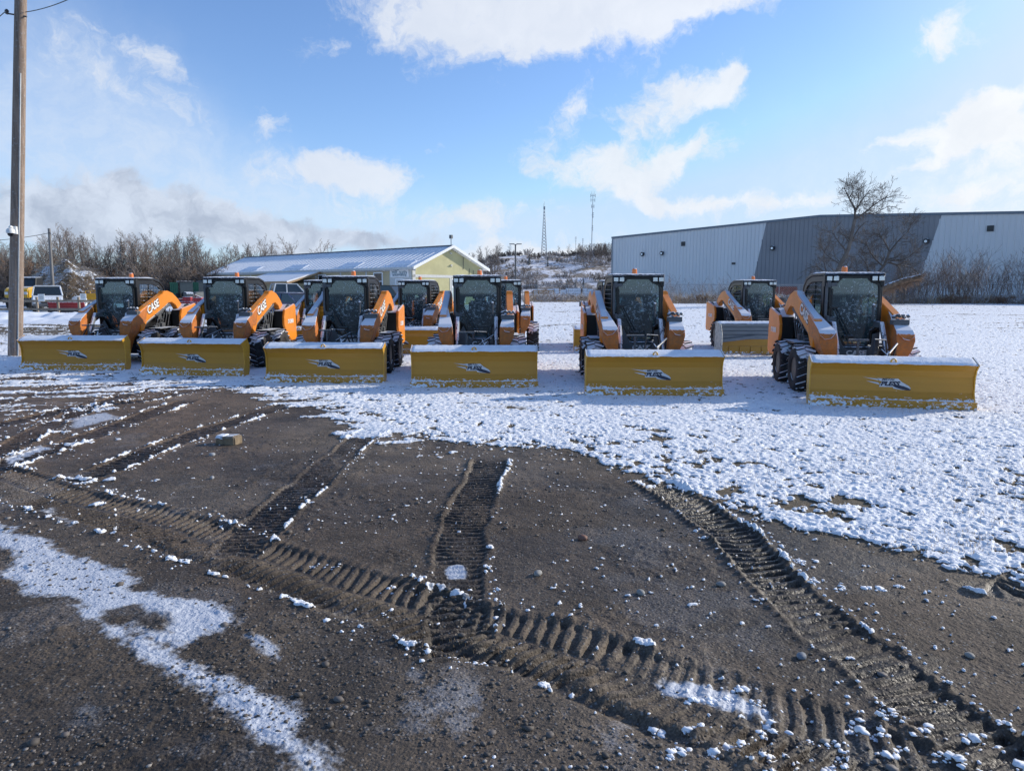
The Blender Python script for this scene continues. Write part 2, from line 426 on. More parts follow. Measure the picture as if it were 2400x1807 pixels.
def build_ground():
    X, Y, rows, u = ground_arrays()
    sh = X.shape
    print('ground verts', X.size)
    x = X.ravel(); y = Y.ravel()
    near = (y > 0.8) & (y < 31)
    Z = rise(y).astype(np.float64)
    Z += (fbm(x, y, 0.25, 3, 5) - 0.5) * 0.05 * sstep(y, 0, 4)
    edge = [Gd(*p) for p in EDGE]
    poly = edge + [(400, 3.0), (400, 4000), (-600, 4000), (-600, edge[0][1])]
    sd = poly_sd(x, y, poly)
    xn, yn = x, y
    b1 = fbm(x, y, 1.6, 5, 11, 0.6)
    b2_ = fbm(x, y, 9.0, 3, 23, 0.6)
    # the left end of the edge is a broken mixture of snow and mud, the right end is sharp
    leftness = sstep(-x / np.maximum(y, 1), 0.02, 0.30)
    wob = sd + (b1 - 0.5) * (0.5 + 1.2 * leftness + 2.0 * sstep(-x / np.maximum(y, 1), 0.30, 0.45)) + (b2_ - 0.5) * (0.25 + 0.9 * leftness)
    b3_ = fbm(x, y, 26.0, 2, 29, .6)
    wob = wob + (b3_ - .5) * .22
    cover = sstep(wob, -0.03, 0.03)
    # snow lying in broken streaks in front of the left ploughs
    st = fbm(x * 0.5 + y * 0.25, y * 2.4 - x * 0.7, 1.3, 5, 31, 0.65)
    band = sstep(sd, -3.6, -0.2) * leftness
    fl = sstep(-x / np.maximum(y, 1), 0.44, 0.62)
    band = sstep(sd, -0.9 - 3.2 * fl, -0.1) * leftness
    cover = np.maximum(cover, sstep(st + 0.24 * band + (b2_ - .5) * .22, 0.69, 0.71) * (band > 0.02))
    # bare spots in the snow (short grass, trodden earth)
    hol = fbm(x, y, 0.55, 4, 41, 0.55); hol2 = fbm(x, y, 7.0, 4, 43, 0.65)
    bare = sstep(hol * 0.55 + hol2 * 0.55, 0.63, 0.67) * sstep(31 - y, 0, 5) * (1 - .6 * sstep(y, 9, 11))
    fr = sstep(np.abs(sd), 1.6, 0.2)
    bare = np.maximum(bare, sstep(hol2 + 0.06 * fr, 0.665, 0.70) * 0.9)
    far_ = sstep(y, 24, 34)
    fb = fbm(x * 0.35, y * 1.1, 0.9, 5, 47, 0.65)
    bare = np.maximum(bare, far_ * sstep(fb, 0.60, 0.68) * 0.55)
    # trodden band behind the left pole
    lb = np.exp(-((y - 30) / 6.0) ** 2) * sstep(-x, 9, 14)
    bare = np.maximum(bare, sstep(fb * .5 + hol2 * .5 + 0.12 * lb, 0.57, 0.62) * (lb > 0.05) * 0.85)
    snow = cover * (1 - bare)
    # height of the snow: small clods over short grass
    bil = 1 - np.abs(2 * fbm(x, y, 15.0, 3, 61, 0.6) - 1)
    bil2 = fbm(x, y, 24.0, 2, 67, 0.5)
    lumps = 0.018 * (b2_ - 0.3) + 0.020 * (bil - 0.75) + 0.026 * (bil2 - 0.5)
    grassy = sstep(sd, -0.1, 0.15)
    Z += grassy * (0.015 * (hol2 - .5)) + snow * (0.020 + lumps * (0.35 + 0.65 * grassy)) * sstep(60 - y, 0, 30)
    # mud
    mud = 1 - grassy
    g1 = fbm(x, y, 2.2, 4, 71, 0.6); g2 = fbm(x, y, 16.0, 4, 73, 0.62); g3 = fbm(x, y, 60.0, 2, 77, 0.6)
    stony = sstep(g1 + .25 * (fbm(x, y, .5, 2, 79) - .5), 0.47, 0.60)
    Z += mud * ((g1 - 0.5) * 0.030 + (g2 - 0.5) * (0.006 + 0.018 * stony) + (g3 - 0.5) * 0.006)
    wet = np.zeros_like(Z); dark = np.zeros_like(Z); ridge_dry = np.zeros_like(Z)
    ice = np.zeros_like(Z)
    idx = np.where(near & (sd < 1.2))[0]
    xi, yi = x[idx], y[idx]
    wx = xi + (fbm(xi, yi, 3.0, 2, 81) - .5) * 0.08; wy = yi + (fbm(xi, yi, 3.0, 2, 83) - .5) * 0.08
    zt = np.zeros_like(xi); sn_t = np.zeros_like(xi); wt = np.zeros_like(xi); keep = np.ones_like(xi)
    nz = fbm(xi, yi, 6.0, 3, 85, .6); nf = fbm(xi, yi, 30.0, 3, 87, .6)
    order = sorted(range(len(TR)), key=lambda q: TR[q][4] != 'chev')
    for k in order:
        pts, hw, pitch, dep, style, side = TR[k]
        P_ = smooth_line([Gd(*p) for p in pts], 5)
        px = [p[0] for p in P_]; py = [p[1] for p in P_]
        bb = (xi > min(px) - 1) & (xi < max(px) + 1) & (yi > min(py) - 1) & (yi < max(py) + 1)
        ii = np.where(bb)[0]
        if not len(ii): continue
        d, S, T, L = seg_near(wx[ii], wy[ii], P_)
        t = T / hw; at_ = np.abs(t)
        ends = sstep(S, 0.0, 0.4) * sstep(L - S, 0.0, 0.25)
        strg = ends * (0.75 + 0.7 * (nz[ii] - .4)) * (0.55 + .65 * sstep(fbm(xi[ii], yi[ii], 1.1, 3, 89 + k), .36, .56))
        inside = sstep(1.05 - at_, 0.0, 0.14)
        if style == 'bar':
            ph = S / pitch + 0.25 * t + 0.22 * (nz[ii] - .5)
            half = np.where(t > 0, 0.0, 0.5) * (at_ > 0.18)
            w_ = np.abs(((ph + half * 0.0) % 1.0) - 0.5) * 2
            prof = sstep(w_, 0.30, 0.75) - 0.5
            bar = prof * dep * (0.95 - 0.15 * np.exp(-(t * t) * 9))
        else:
            ph = S / pitch + 0.9 * at_ ** 1.4 + np.where(t > 0, 0.5, 0.0)
            w_ = np.abs((ph % 1.0) - 0.5) * 2
            prof = sstep(w_, 0.30, 0.70) - 0.5
            bar = prof * dep * 0.95 * sstep(at_, 0.02, 0.2)
        dep = dep * .62; bar = bar * .62
        bar = bar * (.45 + 1.1 * nz[ii])
        if style == 'chev': bar = bar * np.where(t < 0, 1.35, 1.0)
        dz = -inside * (dep * 0.55) + inside * bar
        # torn teeth pressed out over the rim
        tooth = 0.55 + 0.9 * np.clip(prof + .5, 0, 1)
        bm_ = np.exp(-((at_ - 1.16) / 0.16) ** 2) * tooth * (0.35 + 1.3 * nz[ii])
        dz += dep * 0.50 * bm_ * (1.15 if side and k != 0 else 0.9) * (np.where(T < 0, .35, 1.0) if style == 'chev' else 1.0)
        keep[ii] *= 1 - 0.0 * inside
        if k == 1:
            _, s0, _, _ = seg_near(np.array([Gd(1840, 1395)[0]]), np.array([Gd(1840, 1395)[1]]), P_)
            strg = strg * (1 - .38 * np.exp(-((S - s0[0]) / .38) ** 2))
        if style == 'bar':
            ov = inside * np.clip(strg, 0, 1) * .9; zt[ii] *= 1 - ov; sn_t[ii] *= 1 - ov; wt[ii] *= 1 - ov
        zt[ii] += dz * strg
        wt[ii] = np.maximum(wt[ii], inside * strg * (0.75 - .6 * prof) * (.25 if style == 'chev' else 1.0))  # damp mud in the tracks, with groove shade painted in as extra darkness
        # remnants of snow sitting on the rim
        rim = np.exp(-((at_ - 1.18) / 0.17) ** 2)
        if side: rim = rim * (np.sign(T) * side > 0) * 1.25
        thr = {0: .60, 1: .60, 2: .66, 8: .69}.get(k, .61)
        sn_t[ii] = np.maximum(sn_t[ii], sstep(rim * 0.30 * strg + nz[ii] * 0.65 + nf[ii] * 0.30 - .18 + .06 * prof, thr, thr + .03) * (rim > .18))
    for pts, hw, dep in RUTS:
        P_ = smooth_line([Gd(*p) for p in pts], 4)
        d, S, T, L = seg_near(wx, wy, P_)
        e = sstep(S, 0, .4) * sstep(L - S, 0, .4)
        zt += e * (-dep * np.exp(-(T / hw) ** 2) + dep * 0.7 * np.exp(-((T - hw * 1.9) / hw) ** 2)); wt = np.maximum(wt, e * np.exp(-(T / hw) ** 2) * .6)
    Z[idx] += zt + sn_t * (0.008 + 0.03 * np.clip(nf - .35, 0, 1))
    snow[idx] = np.maximum(snow[idx] * (1 - sstep(-zt, 0.012, 0.03) * (sd[idx] < 0.3)), sn_t)
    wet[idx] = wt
    # frost and thin ice
    for pl in FROST:
        P_ = [Gd(*p) for p in pl]
        cx = [p[0] for p in P_]; cy = [p[1] for p in P_]
        ii = np.where((xi > min(cx) - .6) & (xi < max(cx) + .6) & (yi > min(cy) - .6) & (yi < max(cy) + .6))[0]
        if not len(ii): continue
        s_ = poly_sd(xi[ii], yi[ii], P_)
        size = min(max(cx) - min(cx), max(cy) - min(cy))
        e = min(0.12, size * 0.2)
        v = sstep(s_ / e + (fbm(xi[ii], yi[ii], 3.5, 5, 91, .6) - .5) * 2.2 + (nf[ii] - .5) * .8, -0.5, 0.8)
        v *= 1 - 0.7 * sstep(zt[ii], -0.012, 0.012) * (size < .8)
        ice[idx[ii]] = np.maximum(ice[idx[ii]], v)
    hole = [Gd(*p) for p in [(215, 1318), (290, 1300), (360, 1320), (400, 1360), (370, 1380), (300, 1365)]]
    ice[idx] *= 1 - sstep(poly_sd(xi, yi, hole) / 0.08 + (nz - .5) * 2, -0.6, 0.8)
    for pl in FROST_SOFT:
        P_ = [Gd(*p) for p in pl]
        s_ = poly_sd(xi, yi, P_)
        v = sstep(s_ / 0.35 + (fbm(xi, yi, 1.8, 4, 93) - .5) * 3, -0.8, 1.2) * sstep(fbm(xi, yi, 4.5, 5, 95, .65), .40, .68) * 0.34
        ice[idx] = np.maximum(ice[idx], v)
    fz = sstep(fbm(x, y, 1.1, 5, 97, .62), 0.56, 0.70) * 0.20 * (y > 1) * (y < 25) * mud
    ice = np.maximum(ice, fz) * (snow < .5)
    Z += (ice > .5) * 0.0 + ice * 0.003
    # fine crumbs of snow scattered over the mud
    cr = fbm(x, y, 26.0, 2, 101, .5); crm = fbm(x, y, 0.8, 3, 103)
    cs = sstep(cr + 0.16 * (crm - .5) - .10 * (x < .2) * (y < 5), 0.855, 0.88) * (y < 20) * (y > 2) * mud
    snow = np.maximum(snow, cs); Z += cs * 0.012
    # darkest wet lanes (right half), dry tan mud elsewhere
    wetz = sstep(fbm(x, y, 0.9, 5, 111, .6), 0.48, 0.62) * (.45 + .55 * sstep(x, -0.5, 2.0))
    wet = np.clip(wet + 0.60 * wetz * mud, 0, 1)
    # colour of the bare ground
    t1 = sstep(fbm(x, y, 0.7, 5, 121, .6), .35, .65)[:, None]; t2 = fbm(x, y, 12.0, 4, 123, .65)[:, None]
    mudc = np.array([.084, .062, .045]) * (1 - t1) + np.array([.142, .110, .081]) * t1
    redm = sstep(-x / np.maximum(y, 1), 0.25, 0.5)[:, None] * sstep(y, 6, 9)[:, None]
    mudc = mudc * (1 - .6 * redm) + .6 * redm * np.array([.175, .115, .075])
    mudc *= (0.66 + 0.68 * t2) * (.82 + .36 * sstep(fbm(x, y, 2.6, 4, 125, .6), .35, .65))[:, None]
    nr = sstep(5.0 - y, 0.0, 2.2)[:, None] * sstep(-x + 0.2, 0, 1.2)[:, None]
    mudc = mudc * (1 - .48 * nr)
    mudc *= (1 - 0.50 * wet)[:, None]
    grs = np.array([.17, .125, .075]) * t2 + np.array([.060, .052, .035]) * (1 - t2)
    grs = grs * 1.1
    w = sstep(sd, -0.3, 0.3)[:, None]
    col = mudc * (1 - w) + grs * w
    zz = Z.reshape(sh)
    me = bpy.data.meshes.new('ground')
    nr_, nc_ = sh
    co = np.empty((x.size, 3), np.float32); co[:, 0] = x; co[:, 1] = y; co[:, 2] = Z
    me.vertices.add(x.size); me.vertices.foreach_set('co', co.ravel())
    ii = np.arange(nr_ - 1)[:, None] * nc_ + np.arange(nc_ - 1)[None, :]
    q = np.stack([ii, ii + 1, ii + nc_ + 1, ii + nc_], -1).reshape(-1, 4).astype(np.int32)
    me.loops.add(q.size); me.loops.foreach_set('vertex_index', q.ravel())
    me.polygons.add(len(q)); me.polygons.foreach_set('loop_start', np.arange(0, q.size, 4, dtype=np.int32))
    me.polygons.foreach_set('use_smooth', np.ones(len(q), bool))
    me.update(calc_edges=True)
    a = me.attributes.new('soil', 'FLOAT_COLOR', 'POINT')
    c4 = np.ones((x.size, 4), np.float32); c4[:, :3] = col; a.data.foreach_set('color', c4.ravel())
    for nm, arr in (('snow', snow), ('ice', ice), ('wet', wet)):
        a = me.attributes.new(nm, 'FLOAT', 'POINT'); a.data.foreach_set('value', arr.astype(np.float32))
    m, t, b = newmat('ground')
    at_ = lambda nme: t.n('ShaderNodeAttribute', attribute_name=nme)
    tc = t.n('ShaderNodeTexCoord').outputs['Object']
    soil = at_('soil').outputs['Color']; sn = at_('snow').outputs['Fac']; ic = at_('ice').outputs['Fac']; we = at_('wet').outputs['Fac']
    fine = t.noise(tc, 90.0, 4, .7); mid = t.noise(tc, 22.0, 5, .65)
    vor = t.n('ShaderNodeTexVoronoi', i_Vector=tc, i_Scale=55.0)
    peb = t.ss(vor.outputs['Distance'], 0.12, 0.5)
    s1 = t.mix(t.ss(fine, 0.35, 0.68), t.mix(1.0, soil, (.52, .52, .52), 'MULTIPLY'), t.mix(1.0, soil, (1.45, 1.43, 1.40), 'MULTIPLY'))
    pebc = t.n('ShaderNodeSeparateColor', i_0=vor.outputs['Color']).outputs[0]
    s1 = t.mix(t.math('MULTIPLY', t.ss(pebc, 0.80, 0.86), t.math('SUBTRACT', 1.0, peb)), s1, (.20, .19, .18))
    icf = t.ss(t.math('ADD', ic, t.math('MULTIPLY', t.math('SUBTRACT', fine, .5), .55)), 0.10, 0.85, 0, .86)
    c = t.mix(icf, s1, (.62, .66, .74))
    snf = t.ss(t.math('ADD', sn, t.math('MULTIPLY', t.math('SUBTRACT', mid, .5), .5)), 0.35, 0.6)
    c = t.mix(snf, c, t.mix(t.ss(mid, .35, .6), (.79, .81, .85), (.92, .93, .94)))
    t.nt.links.new(c, b.inputs['Base Color'])
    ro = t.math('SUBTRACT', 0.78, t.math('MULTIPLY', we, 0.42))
    ro = t.math('SUBTRACT', ro, t.math('MULTIPLY', icf, 0.15))
    ro = t.math('ADD', t.math('MULTIPLY', ro, t.math('SUBTRACT', 1.0, snf)), t.math('MULTIPLY', snf, 0.7))
    t.nt.links.new(ro, b.inputs['Roughness'])
    b.inputs['Specular IOR Level'].default_value = 0.4
    hgt = t.math('ADD', t.math('MULTIPLY', fine, 0.5), t.math('ADD', t.math('MULTIPLY', mid, 1.3), t.math('MULTIPLY', peb, -0.35)))
    bn = t.n('ShaderNodeBump', i_Strength=0.8, i_Distance=0.008, i_Height=hgt)
    t.nt.links.new(bn.outputs[0], b.inputs['Normal'])
    me.materials.append(m)
    o = bpy.data.objects.new('ground', me); C.objects.link(o); props(o, kind='structure')
    Zg = zz
    def hgt_at(px, py):
        i = int(np.clip(np.searchsorted(rows, py), 0, len(rows) - 1))
        j = int(np.clip(np.searchsorted(X[i], px), 0, X.shape[1] - 1))
        return float(Zg[i, j])
    return hgt_at
HG = build_ground()
# ------------------------------------------------------------------ loose stones, snow crumbs, dry grass
def scatter_mesh(name, items, mat, protos, **k):
    """items: (x,y,z,sx,sy,sz,rot,proto)"""
    V_, F_ = [], []; n = 0
    for (x, y, z, sx, sy, sz, a, p) in items:
        pv, pf = protos[p]
        c, s_ = math.cos(a), math.sin(a)
        q = pv * np.array([sx, sy, sz])
        r = np.stack([q[:, 0] * c - q[:, 1] * s_ + x, q[:, 0] * s_ + q[:, 1] * c + y, q[:, 2] + z], 1)
        V_.append(r); F_.append(pf + n); n += len(pv)
    V_ = np.concatenate(V_).astype(np.float32); F_ = np.concatenate(F_).astype(np.int32)
    me = bpy.data.meshes.new(name); me.vertices.add(len(V_)); me.vertices.foreach_set('co', V_.ravel())
    fs = F_.shape[1]
    me.loops.add(F_.size); me.loops.foreach_set('vertex_index', F_.ravel())
    me.polygons.add(len(F_)); me.polygons.foreach_set('loop_start', np.arange(0, F_.size, fs, dtype=np.int32))
    me.update(calc_edges=True); me.materials.append(mat)
    o = bpy.data.objects.new(name, me); C.objects.link(o); return props(o, **k)
def ico(sub, seed, rough):
    m = MB().blob((0, 0, 0), (1, 1, 1), sub, seed, rough)
    return np.array(m.v), np.array(m.f)
def stones_and_crumbs():
    rnd = random.Random(5)
    protos = [ico(1, s, .28) for s in range(6)]; snp = [ico(2, s + 20, .42) for s in range(5)]
    edge = [Gd(*p) for p in EDGE]
    def mudside(x, y):
        for (ax, ay), (bx, by) in zip(edge[:-1], edge[1:]):
            if ax <= x <= bx: return y < ay + (by - ay) * (x - ax) / (bx - ax) - .1
        return y < 5
    it = []
    tries = 0
    while len(it) < 6500 and tries < 200000:
        tries += 1
        v = rnd.random(); y = 1.9 / (1 - v * 0.86)
        if y > 13: continue
        x = rnd.uniform(-1, 1) * (y * .76 + .4)
        if not mudside(x, y): continue
        dn = vnoise(np.array([x * .9]), np.array([y * .9]), 200)[0]
        if dn < 0.52 and rnd.random() < .93: continue
        s_ = 0.003 + 0.006 * rnd.random() ** 3 + (0.010 if rnd.random() < .015 else 0)
        s_ *= 1 + y * 0.06
        it.append((x, y, HG(x, y) + s_ * .25, s_ * rnd.uniform(.8, 1.5), s_ * rnd.uniform(.8, 1.4), s_ * rnd.uniform(.5, .9), rnd.random() * 6, rnd.randrange(6)))
    m, t, b = newmat('gravel')
    oi = t.n('ShaderNodeNewGeometry').outputs['Random Per Island']
    cr = t.n('ShaderNodeValToRGB', i_0=oi)
    e = cr.color_ramp.elements; e[0].color = (.05, .045, .04, 1); e[1].color = (.30, .28, .26, 1)
    e2 = cr.color_ramp.elements.new(.6); e2.color = (.12, .10, .085, 1); e3 = cr.color_ramp.elements.new(.9); e3.color = (.17, .15, .14, 1)
    t.nt.links.new(cr.outputs[0], b.inputs['Base Color']); b.inputs['Roughness'].default_value = .7
    scatter_mesh('gravel', it, m, protos, kind='stuff', label='small loose grey and brown gravel scattered over the dark mud', cat='gravel')
    # snow crumbs, thickest along the rims of the tyre tracks
    it = []
    ms = pmat('snow_crumb', (.86, .88, .92), .7, var=.05)
    for k, (pts, hw, pitch, dep, style, side) in enumerate(TR):
        P_ = smooth_line([Gd(*p) for p in pts], 5)
        for i in range(len(P_) - 1):
            (ax, ay), (bx, by) = P_[i], P_[i + 1]
            L = math.hypot(bx - ax, by - ay)
            nx, ny = -(by - ay) / L, (bx - ax) / L
            dens = 50 if k in (1, 2) else 28
            for j in range(int(L * dens)):
                u = rnd.random(); sg = rnd.choice((-1, 1)) if not side else (side if rnd.random() < .8 else -side)
                x0, y0 = ax + (bx - ax) * u, ay + (by - ay) * u
                if vnoise(np.array([x0 * 1.7]), np.array([y0 * 1.7]), 300 + k)[0] < .5: continue
                o_ = sg * hw * (1.15 + abs(rnd.gauss(0, .28)))
                x, y = x0 + nx * o_, y0 + ny * o_
                if y < 1.6: continue
                s_ = rnd.uniform(.003, .009) * (1.7 if rnd.random() < .12 else 1)
                it.append((x, y, HG(x, y) + s_ * .3, s_ * rnd.uniform(.9, 1.6), s_ * rnd.uniform(.9, 1.5), s_ * .75, rnd.random() * 6, rnd.randrange(5)))
    n = 0
    while n < 260:
        v = rnd.random(); y = 2.2 / (1 - v * 0.84); x = rnd.uniform(-.55, 1) * (y * .76 + .3)
        if not mudside(x, y) or y > 12: continue
        if x < .3 and y < 5 and rnd.random() < .85: continue
        if vnoise(np.array([x * .8]), np.array([y * .8]), 210)[0] < .5 and rnd.random() < .8: continue
        s_ = rnd.uniform(.002, .007); n += 1
        it.append((x, y, HG(x, y) + s_ * .3, s_ * 1.3, s_, s_ * .7, rnd.random() * 6, rnd.randrange(5)))
    # the lumpy big crumbs at the lower right corner
    for (cx, cy, num, sp) in ((1500, 1600, 26, .10), (1590, 1500, 14, .06), (1640, 1495, 10, .05), (1700, 1605, 22, .07), (1830, 1625, 24, .08), (2000, 1640, 16, .06), (2150, 1590, 26, .08), (1880, 1560, 16, .05), (1010, 1412, 12, .04), (860, 1322, 14, .06), (880, 1265, 8, .04), (700, 1215, 10, .05), (1760, 1250, 12, .06), (1720, 1205, 10, .05), (1900, 1265, 10, .07), (230, 1060, 16, .15), (1250, 1700, 4, .05)):
        gx, gy = Gd(cx, cy)
        for j in range(num * 2):
            if j % 7 == 0: qx, qy = gx + rnd.gauss(0, sp * 1.9), gy + rnd.gauss(0, sp)
            x, y = qx + rnd.gauss(0, .026), qy + rnd.gauss(0, .016)
            if y < 1.5: continue
            s_ = rnd.uniform(.004, .012) if cx > 1450 else rnd.uniform(.0025, .0075)
            s_ *= rnd.choice((.5, .8, 1, 1.5))
            it.append((x, y, HG(x, y) + s_ * .1, s_ * rnd.uniform(.9, 2.0), s_ * rnd.uniform(.9, 1.5), s_ * .6, rnd.random() * 6, rnd.randrange(5)))
    so_ = scatter_mesh('snow_crumbs', it, ms, snp, kind='stuff', label='small white crumbs of snow scattered over the mud and along the ruts', cat='snow')
    so_.data.polygons.foreach_set('use_smooth', np.ones(len(so_.data.polygons), bool))
    # dry grass tips poking out of the snow
    bl = (np.array([(-.5, 0, 0), (.5, 0, 0), (.15, .35, 1), (-.05, .35, 1)]), np.array([(0, 1, 2, 3)]))
    it = []
    while len(it) < 6500:
        v = rnd.random(); y = 4.5 / (1 - v * 0.82); x = rnd.uniform(-1, 1) * (y * .76 + .5)
        if mudside(x, y): continue
        if y > 24: continue
        d = vnoise(np.array([x * 1.3]), np.array([y * 1.3]), 220)[0]
        if d < .55 and rnd.random() < .9: continue
        h = rnd.uniform(.015, .04)
        it.append((x, y, HG(x, y) - .008, .0035 * (1 + y * .05), h * rnd.uniform(-.8, .8), h, rnd.random() * 6.28, 0))
    # brown tufts beside the tracks
    for (cx, cy, num, sp) in ((1010, 1400, 200, .07), (1140, 1560, 240, .12), (540, 1240, 120, .10), (520, 1175, 60, .1), (960, 1385, 60, .05)):
        gx, gy = Gd(cx, cy)
        for j in range(num):
            x, y = gx + rnd.gauss(0, sp * 1.8), gy + rnd.gauss(0, sp)
            h = rnd.uniform(.008, .022)
            it.append((x, y, HG(x, y) - .002, .002, h * rnd.uniform(-2.2, 2.2), h, rnd.random() * 6.28, 0))
    mg = pmat('dry_grass', (.36, .25, .13), .8, var=.3, vscale=1.0)
    scatter_mesh('dry_grass', it, mg, [bl], kind='stuff', label='tan dry grass blades poking through the snow', cat='grass')
stones_and_crumbs()
# ------------------------------------------------------------------ skid steer loaders with snow ploughs
M['orange'] = pmat('orange_paint', (.76, .245, .012), .42, var=.06, snow=.93, sthr=.66, coat=.08, dirt=(.32, .13, .05), dirtamt=.12)
M['orange_c'] = pmat('orange_paint_clean', (.76, .245, .012), .42, var=.06, snow=.9, sthr=1.18, coat=.08, dirt=(.32, .13, .05), dirtamt=.12)
M['orange_k'] = pmat('orange_paint_front', (.58, .175, .025), .5, var=.14, snow=.92, sthr=.48, dirt=(.26, .12, .06), dirtamt=.5)
M['black'] = pmat('black_paint', (.016, .017, .019), .42, var=.2, snow=.9, sthr=.72)
M['blackc'] = pmat('black_cab', (.014, .015, .017), .35, var=.1, snow=.92, sthr=.85)
M['grey'] = pmat('dark_grey_steel', (.075, .08, .085), .5, var=.2, snow=.9, sthr=.8, bump=.001)
M['greyp'] = pmat('grey_panel', (.11, .125, .135), .5, var=.1)
M['rub'] = pmat('tyre_rubber', (.022, .021, .022), .8, var=.3, snow=.97, sthr=.50, dirt=(.09, .075, .06), dirtamt=.25, snscale=9)
M['rim'] = pmat('black_rim', (.02, .02, .022), .45, var=.2, snow=.9, sthr=.35)
M['snowy'] = pmat('snow_covered', (.10, .11, .12), .6, var=.2, snow=.95, sthr=.42, snscale=14)
M['snow'] = pmat('fresh_snow', (.84, .87, .92), .7, var=.06, bump=.006, bscale=60)
M['white'] = pmat('white_lettering', (.82, .82, .80), .5, var=.02)
M['navy'] = pmat('navy_lettering', (.012, .022, .05), .45, var=.02)
M['silver'] = pmat('silver_decal', (.62, .64, .66), .4, var=.03)
M['lens'] = pmat('lamp_lens', (.72, .76, .80), .12, metal=.5, var=.15, vscale=40, snow=.0)
M['amber'] = pmat('amber_plastic', (.85, .22, .05), .25, var=.05, snow=.9, sthr=.7)
M['seat'] = pmat('seat_vinyl', (.03, .03, .033), .6)
M['steelg'] = pmat('grey_plough_steel', (.17, .19, .21), .45, metal=.3, var=.12, stretch=(1, 1, 14), vscale=3)
M['pale'] = pmat('chipped_pale_paint', (.55, .53, .46), .6, var=.1, dirt=(.05, .05, .05), dirtamt=.42, vscale=5)
def plough_paint():
    m, t, b = newmat('yellow_plough_paint')
    tc = t.n('ShaderNodeTexCoord').outputs['Object']
    sp = t.n('ShaderNodeSeparateXYZ', i_0=tc)
    nz = t.noise(tc, 3.0, 4)
    band = t.ss(t.noise(t.n('ShaderNodeMapping', i_Vector=tc, i_Scale=(.15, .15, 9)).outputs[0], 1.0, 2), .35, .65)
    c = t.mix(t.math('MULTIPLY', band, .5), (.535, .252, .017), (.465, .216, .015))
    c = t.mix(t.ss(nz, .3, .8, 0, .3), c, (.42, .21, .02))
    wr = t.noise(t.n('ShaderNodeMapping', i_Vector=tc, i_Scale=(1.2, 1, 7)).outputs[0], 5.0, 8, .75)
    c = t.mix(t.math('MULTIPLY', t.ss(wr, .60, .74), .45), c, (.20, .115, .035))
    sc_ = t.noise(t.n('ShaderNodeMapping', i_Vector=tc, i_Scale=(3, 1, 60)).outputs[0], 2.0, 3, .6)
    c = t.mix(t.math('MULTIPLY', t.ss(sc_, .66, .70), .35), c, (.62, .40, .12))
    # thin snow caught near the foot of the blade
    n2 = t.noise(t.n('ShaderNodeMapping', i_Vector=tc, i_Scale=(1, 1, 1.6)).outputs[0], 16.0, 7, .68)
    n3 = t.noise(tc, 1.1, 2)
    lo = t.ss(sp.outputs[2], .05, .24, 1.0, 0.0)
    lx = t.ss(sp.outputs[0], -.2, -1.1, 0.0, .07)
    k = t.math('ADD', n2, t.math('ADD', t.math('MULTIPLY', lo, .17), t.math('MULTIPLY', t.ss(sp.outputs[2], .38, .26), lx)))
    k = t.math('ADD', k, t.math('MULTIPLY', t.math('SUBTRACT', n3, .5), .22))
    gn = t.n('ShaderNodeSeparateXYZ', i_0=t.n('ShaderNodeNewGeometry').outputs['Normal']).outputs[2]
    k = t.math('ADD', k, t.ss(gn, .3, .9, 0, .22))
    k = t.math('ADD', k, t.ss(t.math('ABSOLUTE', t.math('SUBTRACT', sp.outputs[2], .155)), .016, .0, 0, .10))
    sf = t.ss(k, .69, .73)
    sf = t.math('MULTIPLY', sf, t.ss(sp.outputs[2], .42, .36))
    c = t.mix(sf, c, (.80, .84, .90))
    t.nt.links.new(c, b.inputs['Base Color'])
    t.nt.links.new(t.math('ADD', .36, t.math('MULTIPLY', sf, .35)), b.inputs['Roughness'])
    b.inputs['Coat Weight'].default_value = .1
    return m
M['yellow'] = plough_paint()
M['ysteel'] = pmat('yellow_steel', (.64, .335, .030), .4, var=.08, snow=.95, sthr=.6)
def glass_mat(name, tint, frost, spec=.5, scale=22.0):
    m, t, b = newmat(name)
    nt = t.nt; out = nt.nodes['Material Output']
    tr = t.n('ShaderNodeBsdfTransparent', i_Color=(*tint, 1))
    gl = t.n('ShaderNodeBsdfGlossy', i_Color=(.85, .95, 1, 1), i_Roughness=.03)
    df = t.n('ShaderNodeBsdfDiffuse', i_Color=(.12, .21, .25, 1))
    fr = t.n('ShaderNodeFresnel', i_IOR=1.45)
    m0 = t.n('ShaderNodeMixShader', i_0=.22, i_1=tr.outputs[0], i_2=df.outputs[0])
    m1 = t.n('ShaderNodeMixShader', i_0=t.math('ADD', fr.outputs[0], .09), i_1=m0.outputs[0], i_2=gl.outputs[0])
    tc = t.n('ShaderNodeTexCoord').outputs['Object']
    n1 = t.noise(tc, scale, 8, .75, .6); n2 = t.noise(tc, 1.6, 2)
    oi = t.n('ShaderNodeObjectInfo').outputs['Random']
    k = t.math('ADD', n1, t.math('MULTIPLY', t.math('SUBTRACT', n2, .5), .5))
    sf = t.ss(k, .64 - frost * .13, .73 - frost * .08, 0, .35 + .45 * frost)
    sn = t.n('ShaderNodeBsdfDiffuse', i_Color=(.55, .66, .72, 1))
    m2 = t.n('ShaderNodeMixShader', i_0=sf, i_1=m1.outputs[0], i_2=sn.outputs[0])
    nt.links.new(m2.outputs[0], out.inputs[0])
    nt.nodes.remove(b)
    return m
M['glass'] = glass_mat('windscreen_glass', (.66, .84, .88), .35)
M['glassf'] = glass_mat('frosted_windscreen_glass', (.52, .70, .75), .75)
M['glasss'] = glass_mat('side_glass', (.62, .80, .80), .1)
